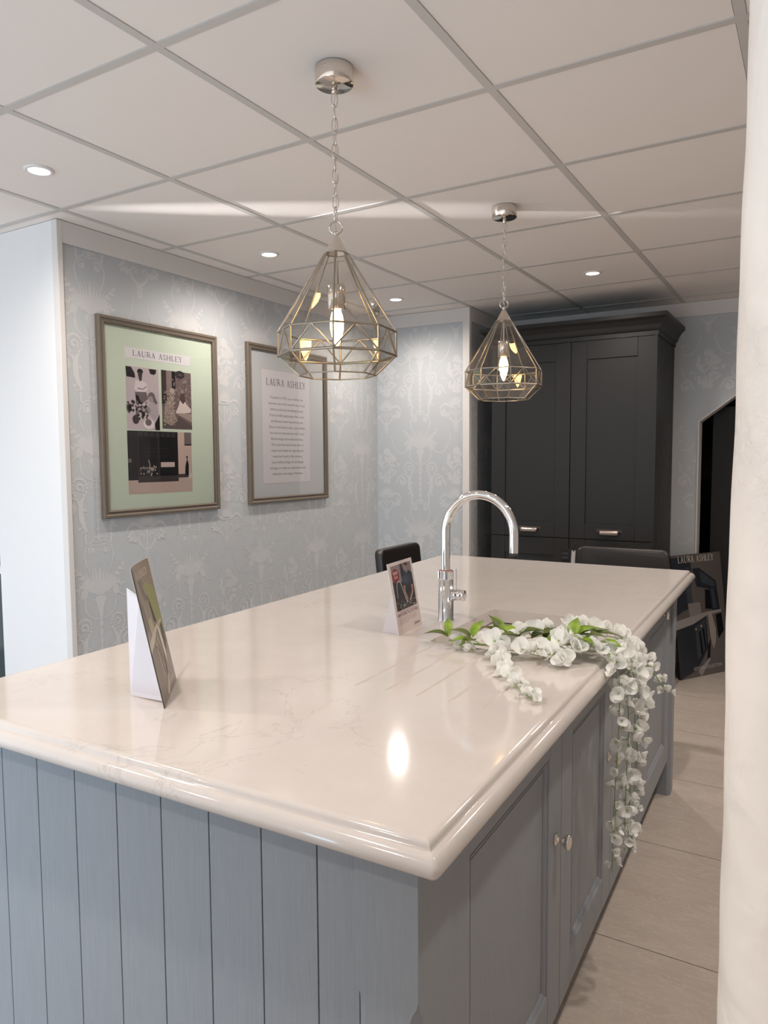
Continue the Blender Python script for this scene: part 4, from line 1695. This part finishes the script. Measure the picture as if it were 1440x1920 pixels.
# small advert card by the tap
a, b = (-.931, 1.7065), (-.938, 1.860)
a = (-.9245, 1.7105)
b = (-.9335, 1.832)
BLw, BRw = I2W(-.924, 1.711, 0)[:2], I2W(-.937, 1.832, 0)[:2]
BLw, BRw = I2W(-.9235, 1.7065, 0)[:2], I2W(-.9335, 1.8645, 0)[:2]
Mx, w, h = board_matrix(BLw, BRw, .035, .192, WT)
t = thing('show_card', 'small white advert card with dark photo standing beside the chrome tap', 'display card', (BLw[0], BLw[1], WT))
mloc = Matrix.Translation(-Vector((BLw[0], BLw[1], WT))) @ Mx
mb = MB()
mb.box(0, w, 0, h, -.0022, 0)
o = mb.build('card', 'card_white', t)
o.matrix_local = mloc
p = Print2D()


def Q(pts):
    return [(a_ * w, b_ * h) for a_, b_ in pts]


p.rect(0.01 * w, .005 * h, .99 * w, .995 * h, tone((208, 192, 188)), 1)
p.rect(.09 * w, .32 * h, .92 * w, .955 * h, tone((34, 34, 38)), 2)
p.poly(Q([(.09, .74), (.46, .70), (.46, .955), (.09, .955)]), tone((130, 118, 116)), 3)
p.poly(Q([(.60, .955), (.92, .955), (.92, .70), (.70, .76)]), tone((120, 116, 120)), 3)
p.disc(.24 * w, .81 * h, .14 * w, .10 * h, tone((122, 26, 32)), 4, 20)
p.text('NEW', .24 * w, .825 * h, .013, tone((232, 214, 210)), 5)
p.text('FLEX', .24 * w, .770 * h, .011, tone((232, 190, 186)), 5)
p.poly(Q([(.55, .93), (.60, .85), (.68, .83), (.74, .87), (.74, .955), (.58, .955)]), tone((150, 112, 104)), 5)
p.poly(Q([(.60, .955), (.78, .955), (.76, .90), (.64, .93)]), tone((60, 40, 38)), 6)
p.poly(Q([(.50, .66), (.52, .84), (.62, .83), (.70, .80), (.78, .84), (.92, .78), (.92, .62), (.84, .60), (.80, .44), (.56, .46)]), tone((22, 26, 34)), 5)
p.stroke([(a_ * w, b_ * h) for a_, b_ in ((.52, .64), (.50, .56), (.54, .50), (.58, .42))], [.010, .008, .007, .007], tone((158, 120, 110)), 6)
p.stroke([(a_ * w, b_ * h) for a_, b_ in ((.84, .62), (.82, .52), (.72, .44), (.62, .38))], [.010, .009, .008, .008], tone((162, 124, 114)), 6)
p.stroke([(a_ * w, b_ * h) for a_, b_ in ((.20, .50), (.20, .62), (.24, .70), (.31, .73), (.38, .70), (.42, .62), (.48, .50), (.54, .40))], .0028, tone((186, 184, 184)), 7)
for i in range(60):
    p.disc(rp.uniform(.12, .90) * w, rp.uniform(.33, .47) * h, rp.uniform(.01, .035) * w, rp.uniform(.006, .018) * h, tone(((70, 66, 66), (40, 44, 40), (110, 84, 80), (56, 70, 52), (150, 140, 138))[i % 5]), 6, 7)
p.text('THE TAP THAT DOES IT ALL', .50 * w, .285 * h, .008, tone((150, 120, 116)), 3, width=.66 * w)
p.text('NEW FLEXIBLE PULL-OUT HOSE', .50 * w, .240 * h, .0125, tone((70, 34, 38)), 3, width=.84 * w)
for i in range(5):
    p.rect(.09 * w, (.212 - .020 * i) * h, (.86 - .05 * (i % 2) - (.4 if i == 4 else 0)) * w, (.217 - .020 * i) * h, tone((166, 132, 128)), 3)
p.text('Quooker', .80 * w, .050 * h, .012, tone((60, 54, 56)), 3, width=.24 * w)
p.build('printed_face', t, mloc)
base = Vector((BLw[0], BLw[1], WT))
mb = MB()
P0, P1, P2 = Mx @ Vector((.5 * w, .62 * h, -.0025)), Mx @ Vector((.16 * w, .012 * h, -.003)), None
s0 = Vector((*I2W(-.985, 1.722, 0)[:2], WT))
P0 = Mx @ Vector((.10 * w, .62 * h, -.003))
P1 = Mx @ Vector((.10 * w, .012 * h, -.003))
th = (s0 - P1).cross(Vector((0, 0, 1)))
th.normalize()
th *= .001
vv = [tuple(q_ - base) for q_ in (P0, P1, s0)] + [tuple(q_ + th - base) for q_ in (P0, P1, s0)]
mb.add(vv, [(0, 1, 2), (5, 4, 3), (0, 3, 4, 1), (1, 4, 5, 2), (2, 5, 3, 0)])
mb.build('easel_back', 'card_white', t)

# ================================================================== STOOLS
def cushion(mb, w, d, h, z0, r=.03, tilt=0.0, n=8):
    """soft-cornered slab centred in x, thickness d in y, from z0 up h"""
    rings = []
    prof = [(-.5, .80), (-.46, .93), (-.36, 1), (.36, 1), (.46, .93), (.5, .80)]
    for f_, s in prof:
        y = f_ * d
        ring = []
        for (sx, sz) in ((1, -1), (1, 1), (-1, 1), (-1, -1)):
            a0 = {(1, -1): -PI / 2, (1, 1): 0, (-1, 1): PI / 2, (-1, -1): PI}[(sx, sz)]
            cxx = sx * (w / 2 - r)
            czz = h / 2 + sz * (h / 2 - r)
            for q_ in range(n):
                a = a0 + PI / 2 * q_ / (n - 1)
                rr_ = r * (s if s > .9 else .72)
                z = czz + rr_ * math.sin(a)
                ring.append((cxx + rr_ * math.cos(a), y + tilt * z - .0 + .020 * (2 * (cxx + rr_ * math.cos(a)) / w) ** 2 * -1, z0 + z))
        rings.append(ring)
    mb.ring_loft(rings, smooth=True)


def make_stool(label, x, y, rz, w):
    t = thing('bar_stool', label, 'stool', (*I2W(x, y, 0)[:2], 0), rz + PH, 'dark leather bar stools round the island')
    mb = MB()
    cushion(mb, w, .045, .30, .632, .035, .10)
    o = mb.build('backrest', 'leather', t)
    o.location = (0, .17, 0)
    mb = MB()
    rings = []
    for z, s in ((.585, .90), (.592, .97), (.605, 1), (.640, 1), (.652, .97), (.658, .90)):
        ring = []
        for j in range(32):
            a = 2 * PI * j / 32
            ca, sa = math.cos(a), math.sin(a)
            k = (abs(ca) ** 4 + abs(sa) ** 4) ** -.25
            ring.append((w * .47 * s * ca * k, .19 * s * sa * k, z))
        rings.append(ring)
    mb.ring_loft(rings)
    mb.build('seat', 'leather', t)
    mb = MB()
    mb.lathe([(.0005, .012), (.028, .012), (.028, .30), (.020, .305), (.020, .57), (.05, .584), (.0005, .584)], n=24)
    mb.build('pole', 'chrome', t)
    mb = MB()
    mb.lathe([(.0005, 0), (.195, 0), (.200, .004), (.195, .009), (.05, .016), (.0005, .016)], n=40)
    mb.build('base', 'chrome', t)
    mb = MB()
    pts = [(.13 * math.cos(a), -.02 + .13 * math.sin(a), .28) for a in [PI + PI * k / 14 for k in range(15)]]
    mb.tube([(.026, 0, .28)] + pts[::-1] + [(-.026, 0, .28)], .009, 10)
    mb.build('footrest', 'chrome', t)
    return t


make_stool('dark leather stool at the far end of the island in front of the tall cabinet', -.775, 3.645, 0, .455)
make_stool('dark leather stool against the left side of the island by the alcove wall', -1.665, 3.40, PI / 2, .43)

# swing tag hanging from the far stool
t = ithing('swing_tag', 'small dark and white swing tag hanging beside the far stool backrest', 'tag', -1.012, 3.80, .93)
mb = MB()
mb.tube([(.012, 0, .022), (.006, -.004, .020), (.000, -.003, .002), (-.004, -.002, -.025)], .0032, 8)
mb.build('strap', 'rubber', t)
mb = MB()
mb.prism([(-.014, -.020), (.006, -.020), (.000, -.150), (-.020, -.150)], -.002, 0, 'XZ')
mb.build('white_card', 'card_white', t)['label'] = 'white card'
mb = MB()
mb.prism([(-.066, -.018), (-.028, -.014), (-.032, -.150), (-.070, -.150)], .004, .006, 'XZ')
dk = mb.build('printed_card', tone((34, 30, 34)), t)
dk['label'] = 'dark printed card'
p = Print2D()
for i, s in enumerate(('LAURA', 'ASHLEY')):
    p.text(s, 0, -.022 * i, .017, tone((118, 108, 114)), 2, width=.032)
p.build('lettering', dk, Matrix(((1, 0, 0, -.049), (0, 0, -1, .0038), (0, 1, 0, -.045), (0, 0, 0, 1))))

# ================================================================== FLOWER GARLAND
rg = random.Random(21)
GX, GY, GZ = -.45, 1.72, WT
gar = ithing('flower_garland', 'artificial white wisteria garland trailing out of the sink and down the island front', 'flowers', GX, GY, GZ)


def petal(mb, L_, w_, cup, M4, m=0, nu=5, nv=3):
    vs, fs = [], []
    for i in range(nu + 1):
        t_ = i / nu
        ww = w_ * math.sin(PI * min(.97, .10 + .80 * t_ ** .75)) ** .7
        for j in range(-nv, nv + 1):
            s = j / nv
            x = L_ * (t_ - .06 * s * s)
            y = ww * s / 1.0 * .5
            z = cup * (L_ * (t_ ** 2) * .6 + abs(s) ** 2 * ww * .45) + .0012 * math.sin(9 * s + 7 * t_)
            vs.append(tuple(M4 @ Vector((x, y, z))))
    k = 2 * nv + 1
    for i in range(nu):
        for j in range(k - 1):
            fs.append((i * k + j, i * k + j + 1, (i + 1) * k + j + 1, (i + 1) * k + j))
    mb.add(vs, fs, m, True)


def blossom_mesh(size, seed, closed=False):
    r_ = random.Random(seed)
    mb = MB()
    mb.lathe([(.0005, -size * .10), (size * .07, -size * .05), (size * .085, size * .05), (size * .03, size * .12), (.0003, size * .13)], (0, 0, 0), 'Z', 8, 1)
    n_ = 4 if not closed else 3
    for k in range(n_):
        a = 2 * PI * k / n_ + r_.uniform(-.25, .25)
        big = 1.15 if k in (0, 1) else .82
        tilt = r_.uniform(.25, .75) if not closed else r_.uniform(.9, 1.25)
        Mt = Matrix.Rotation(a, 4, 'Z') @ Matrix.Rotation(-tilt, 4, 'Y')
        petal(mb, size * .62 * big, size * .74 * big, r_.uniform(.15, .6), Mt)
    return mb


vari = []
for k in range(5):
    b = blossom_mesh(.040, 40 + k, closed=(k == 4))
    o = b.build('blossom_master', ['petal', 'petal_green'], fix=False)
    vari.append(o.data)
    bpy.data.objects.remove(o)


def gl(x, y, z):
    return Vector((x - GX, y - GY, z - GZ))


def interp(P, t_):
    n_ = len(P) - 1
    f_ = min(max(t_, 0), .9999) * n_
    i = int(f_)
    u_ = f_ - i
    p0, p1, p2, p3 = P[max(i - 1, 0)], P[i], P[i + 1], P[min(i + 2, n_)]
    return .5 * ((2 * p1) + (p2 - p0) * u_ + (2 * p0 - 5 * p1 + 4 * p2 - p3) * u_ ** 2 + (3 * p1 - p0 - 3 * p2 + p3) * u_ ** 3)


ALL_BLOSSOMS = []


def put_blossom(parent, pos, out, size):
    q_ = out.normalized().to_track_quat('Z', 'Y').to_matrix().to_4x4() @ Matrix.Rotation(rg.uniform(0, 6.28), 4, 'Z')
    ALL_BLOSSOMS.append((size, parent, pos.copy(), q_, rg.randrange(5)))


def place_blossoms():
    """the hundred largest as parts of their racemes, the rest as one part of the garland"""
    order = sorted(range(len(ALL_BLOSSOMS)), key=lambda i: -ALL_BLOSSOMS[i][0])
    rest = MB()
    for rank, i in enumerate(order):
        size, parent, pos, q_, k = ALL_BLOSSOMS[i]
        if rank < 100:
            o = bpy.data.objects.new('blossom', vari[k])
            COL.objects.link(o)
            o.parent = parent
            o.location = pos
            o.rotation_euler = q_.to_euler()
            o.scale = (size,) * 3
        else:
            T4 = Matrix.Translation(pos) @ q_ @ Matrix.Scale(size, 4)
            me = vari[k]
            b0 = len(rest.v)
            rest.v += [tuple(T4 @ v_.co) for v_ in me.vertices]
            for p_ in me.polygons:
                rest.f.append([b0 + j for j in p_.vertices])
                rest.m.append(p_.material_index)
                rest.s.append(True)
    o = rest.build('small_blossoms', ['petal', 'petal_green'], gar, fix=False)
    o['kind'] = 'stuff'


def raceme(pts, n_, s0, s1, spread, outdir, stems=.0011, flat=False, tip=True):
    P = [gl(*q_) for q_ in pts]
    mb = MB()
    path = [tuple(interp(P, i / 24)) for i in range(25)]
    mb.tube(path, stems, 6)
    anchors = []
    for i in range(n_):
        t_ = (i + .3) / n_
        c = interp(P, t_)
        a = i * 2.4 + rg.uniform(-.5, .5)
        sc_ = s0 + (s1 - s0) * t_
        d = Vector((math.cos(a), math.sin(a), rg.uniform(-.25, .45)))
        d = (d + Vector(outdir) * 1.0).normalized()
        if flat:
            d.z = abs(d.z) * .8 + .5
            d.normalize()
        pos = c + d * spread * (1 - .55 * t_) * rg.uniform(.55, 1.15)
        mb.tube([tuple(c), tuple((c + pos) / 2 + Vector((0, 0, .003))), tuple(pos)], .0006, 5)
        anchors.append((pos, d, sc_ * rg.uniform(.82, 1.18)))
    r_ = mb.build('raceme', 'stem', gar)
    for pos, d, sc_ in anchors:
        put_blossom(r_, pos, d, sc_)
    return r_


# main woody stem along the near edge of the sink and over the worktop edge
mb = MB()
mainP = [gl(*q_) for q_ in ((-.755, 1.715, .926), (-.68, 1.690, .930), (-.60, 1.700, .936), (-.52, 1.735, .940), (-.45, 1.755, .945), (-.39, 1.765, .944), (-.352, 1.775, .925), (-.340, 1.79, .88))]
mb.tube([tuple(interp(mainP, i / 40)) for i in range(41)], [.0030 - .0012 * i / 40 for i in range(41)], 8)
for s in ((( -.68, 1.69, .93), (-.72, 1.74, .925), (-.775, 1.70, .928)), ((-.60, 1.70, .936), (-.60, 1.62, .930)), ((-.52, 1.735, .94), (-.55, 1.82, .93), (-.58, 1.86, .93))):
    mb.tube([tuple(gl(*q_)) for q_ in s], .0014, 6)
mb.build('stem', 'stem', gar)
# racemes lying on the worktop
raceme([(-.755, 1.700, .926), (-.74, 1.680, .926), (-.705, 1.655, .926), (-.675, 1.640, .924)], 5, 1.0, .6, .012, (0, -.2, .3), flat=True)
raceme([(-.625, 1.660, .932), (-.605, 1.600, .926), (-.570, 1.535, .924), (-.520, 1.460, .923), (-.470, 1.395, .923), (-.430, 1.360, .923)], 24, .95, .55, .020, (0, -.1, .3), flat=True)
raceme([(-.660, 1.690, .932), (-.60, 1.668, .932), (-.54, 1.655, .932), (-.48, 1.640, .932), (-.45, 1.630, .930)], 16, 1.15, .95, .026, (0, -.35, .4), flat=True)
raceme([(-.60, 1.72, .945), (-.54, 1.76, .955), (-.49, 1.81, .965), (-.45, 1.84, .965)], 10, 1.1, 1.0, .024, (0, 0, .8), flat=True)
raceme([(-.50, 1.72, .945), (-.46, 1.69, .945), (-.42, 1.70, .945), (-.37, 1.72, .940)], 12, 1.2, 1.05, .028, (.1, -.3, .6), flat=True)
raceme([(-.46, 1.78, .955), (-.42, 1.82, .955), (-.38, 1.85, .945), (-.355, 1.87, .92)], 9, 1.1, .9, .024, (.3, 0, .6), flat=True)
# racemes hanging down the front
raceme([(-.372, 1.69, .945), (-.342, 1.675, .90), (-.338, 1.668, .80), (-.342, 1.665, .68), (-.345, 1.66, .56), (-.345, 1.655, .45)], 26, .98, .50, .024, (.5, 0, 0))
raceme([(-.368, 1.73, .945), (-.338, 1.725, .90), (-.330, 1.735, .78), (-.334, 1.745, .66), (-.338, 1.755, .55), (-.34, 1.765, .49)], 30, 1.05, .62, .028, (.5, 0, 0))
raceme([(-.365, 1.77, .942), (-.332, 1.78, .89), (-.328, 1.80, .78), (-.334, 1.81, .66), (-.34, 1.815, .54), (-.342, 1.82, .45), (-.342, 1.82, .42)], 28, .95, .50, .026, (.5, 0, 0))
raceme([(-.362, 1.83, .938), (-.336, 1.85, .89), (-.332, 1.87, .80), (-.335, 1.875, .70), (-.338, 1.88, .60), (-.34, 1.875, .50), (-.342, 1.87, .43)], 26, .85, .48, .020, (.5, 0, 0))
raceme([(-.352, 1.86, .93), (-.325, 1.90, .885), (-.305, 1.94, .84), (-.290, 1.99, .79), (-.280, 2.035, .775)], 15, .80, .50, .020, (.4, .2, .1))
raceme([(-.340, 1.66, .60), (-.335, 1.63, .565), (-.335, 1.615, .545)], 3, .7, .55, .010, (.4, -.2, 0))


place_blossoms()
M_['leaf_dark'] = petal_mat('olive_green_leaf', (0.10, 0.13, 0.025), 0.15)


def leaf(x, y, z, yaw, pitch, L_, w_, roll=0.0):
    mb = MB()
    vs, fs = [], []
    nu, nv = 8, 2
    for i in range(nu + 1):
        t_ = i / nu
        ww = w_ * math.sin(PI * t_ ** .8) * (1 - .25 * t_) + .0004
        for j in range(-nv, nv + 1):
            s = j / nv
            vs.append((L_ * t_, ww * s / 2, abs(s) * ww * .22 - L_ * .28 * t_ * t_ + .05 * L_ * math.sin(3 * t_)))
    k = 2 * nv + 1
    for i in range(nu):
        for j in range(k - 1):
            fs.append((i * k + j, i * k + j + 1, (i + 1) * k + j + 1, (i + 1) * k + j))
    mb.add(vs, fs, 0, True)
    o = mb.build('leaf', 'leaf_dark' if rg.random() < .34 else 'leaf', gar, fix=False)
    o.location = gl(x, y, z)
    o.rotation_euler = (Matrix.Rotation(yaw, 4, 'Z') @ Matrix.Rotation(-pitch, 4, 'Y') @ Matrix.Rotation(roll, 4, 'X')).to_euler()
    return o


# leaves: base position, heading, upward pitch, length, width
for args in (
    (-.772, 1.690, .927, 3.5, .35, .052, .024), (-.772, 1.690, .928, 2.0, .95, .050, .018),
    (-.705, 1.680, .934, 3.0, .40, .058, .022), (-.700, 1.680, .936, 1.4, .85, .050, .022), (-.690, 1.675, .932, 4.3, .1, .042, .024), (-.70, 1.67, .93, 3.6, .15, .045, .022),
    (-.640, 1.720, .935, 2.2, .8, .062, .024), (-.640, 1.725, .935, 3.0, .5, .055, .022), (-.630, 1.72, .938, 1.2, .5, .055, .022), (-.645, 1.73, .94, 2.7, 1.0, .05, .02),
    (-.600, 1.700, .945, 2.6, .5, .055, .028), (-.590, 1.695, .948, .4, .45, .060, .028), (-.575, 1.690, .945, 3.6, .35, .050, .028), (-.555, 1.700, .945, .9, .3, .058, .028),
    (-.530, 1.725, .942, 1.3, .5, .055, .026), (-.520, 1.735, .942, .3, .35, .060, .028), (-.53, 1.70, .94, .1, .2, .06, .03),
    (-.460, 1.720, .955, 1.6, .9, .052, .024), (-.455, 1.720, .958, .7, .45, .062, .030), (-.452, 1.715, .958, .0, .35, .060, .026), (-.450, 1.710, .955, -.6, .25, .050, .026),
    (-.430, 1.740, .955, .4, .30, .065, .024), (-.425, 1.745, .952, 1.1, .40, .060, .022), (-.40, 1.73, .950, -.3, .10, .055, .022), (-.62, 1.66, .935, -1.2, .2, .04, .02)):
    leaf(args[0], args[1], args[2] + .012, args[3], args[4], args[5] * 1.22, args[6] * 1.4)
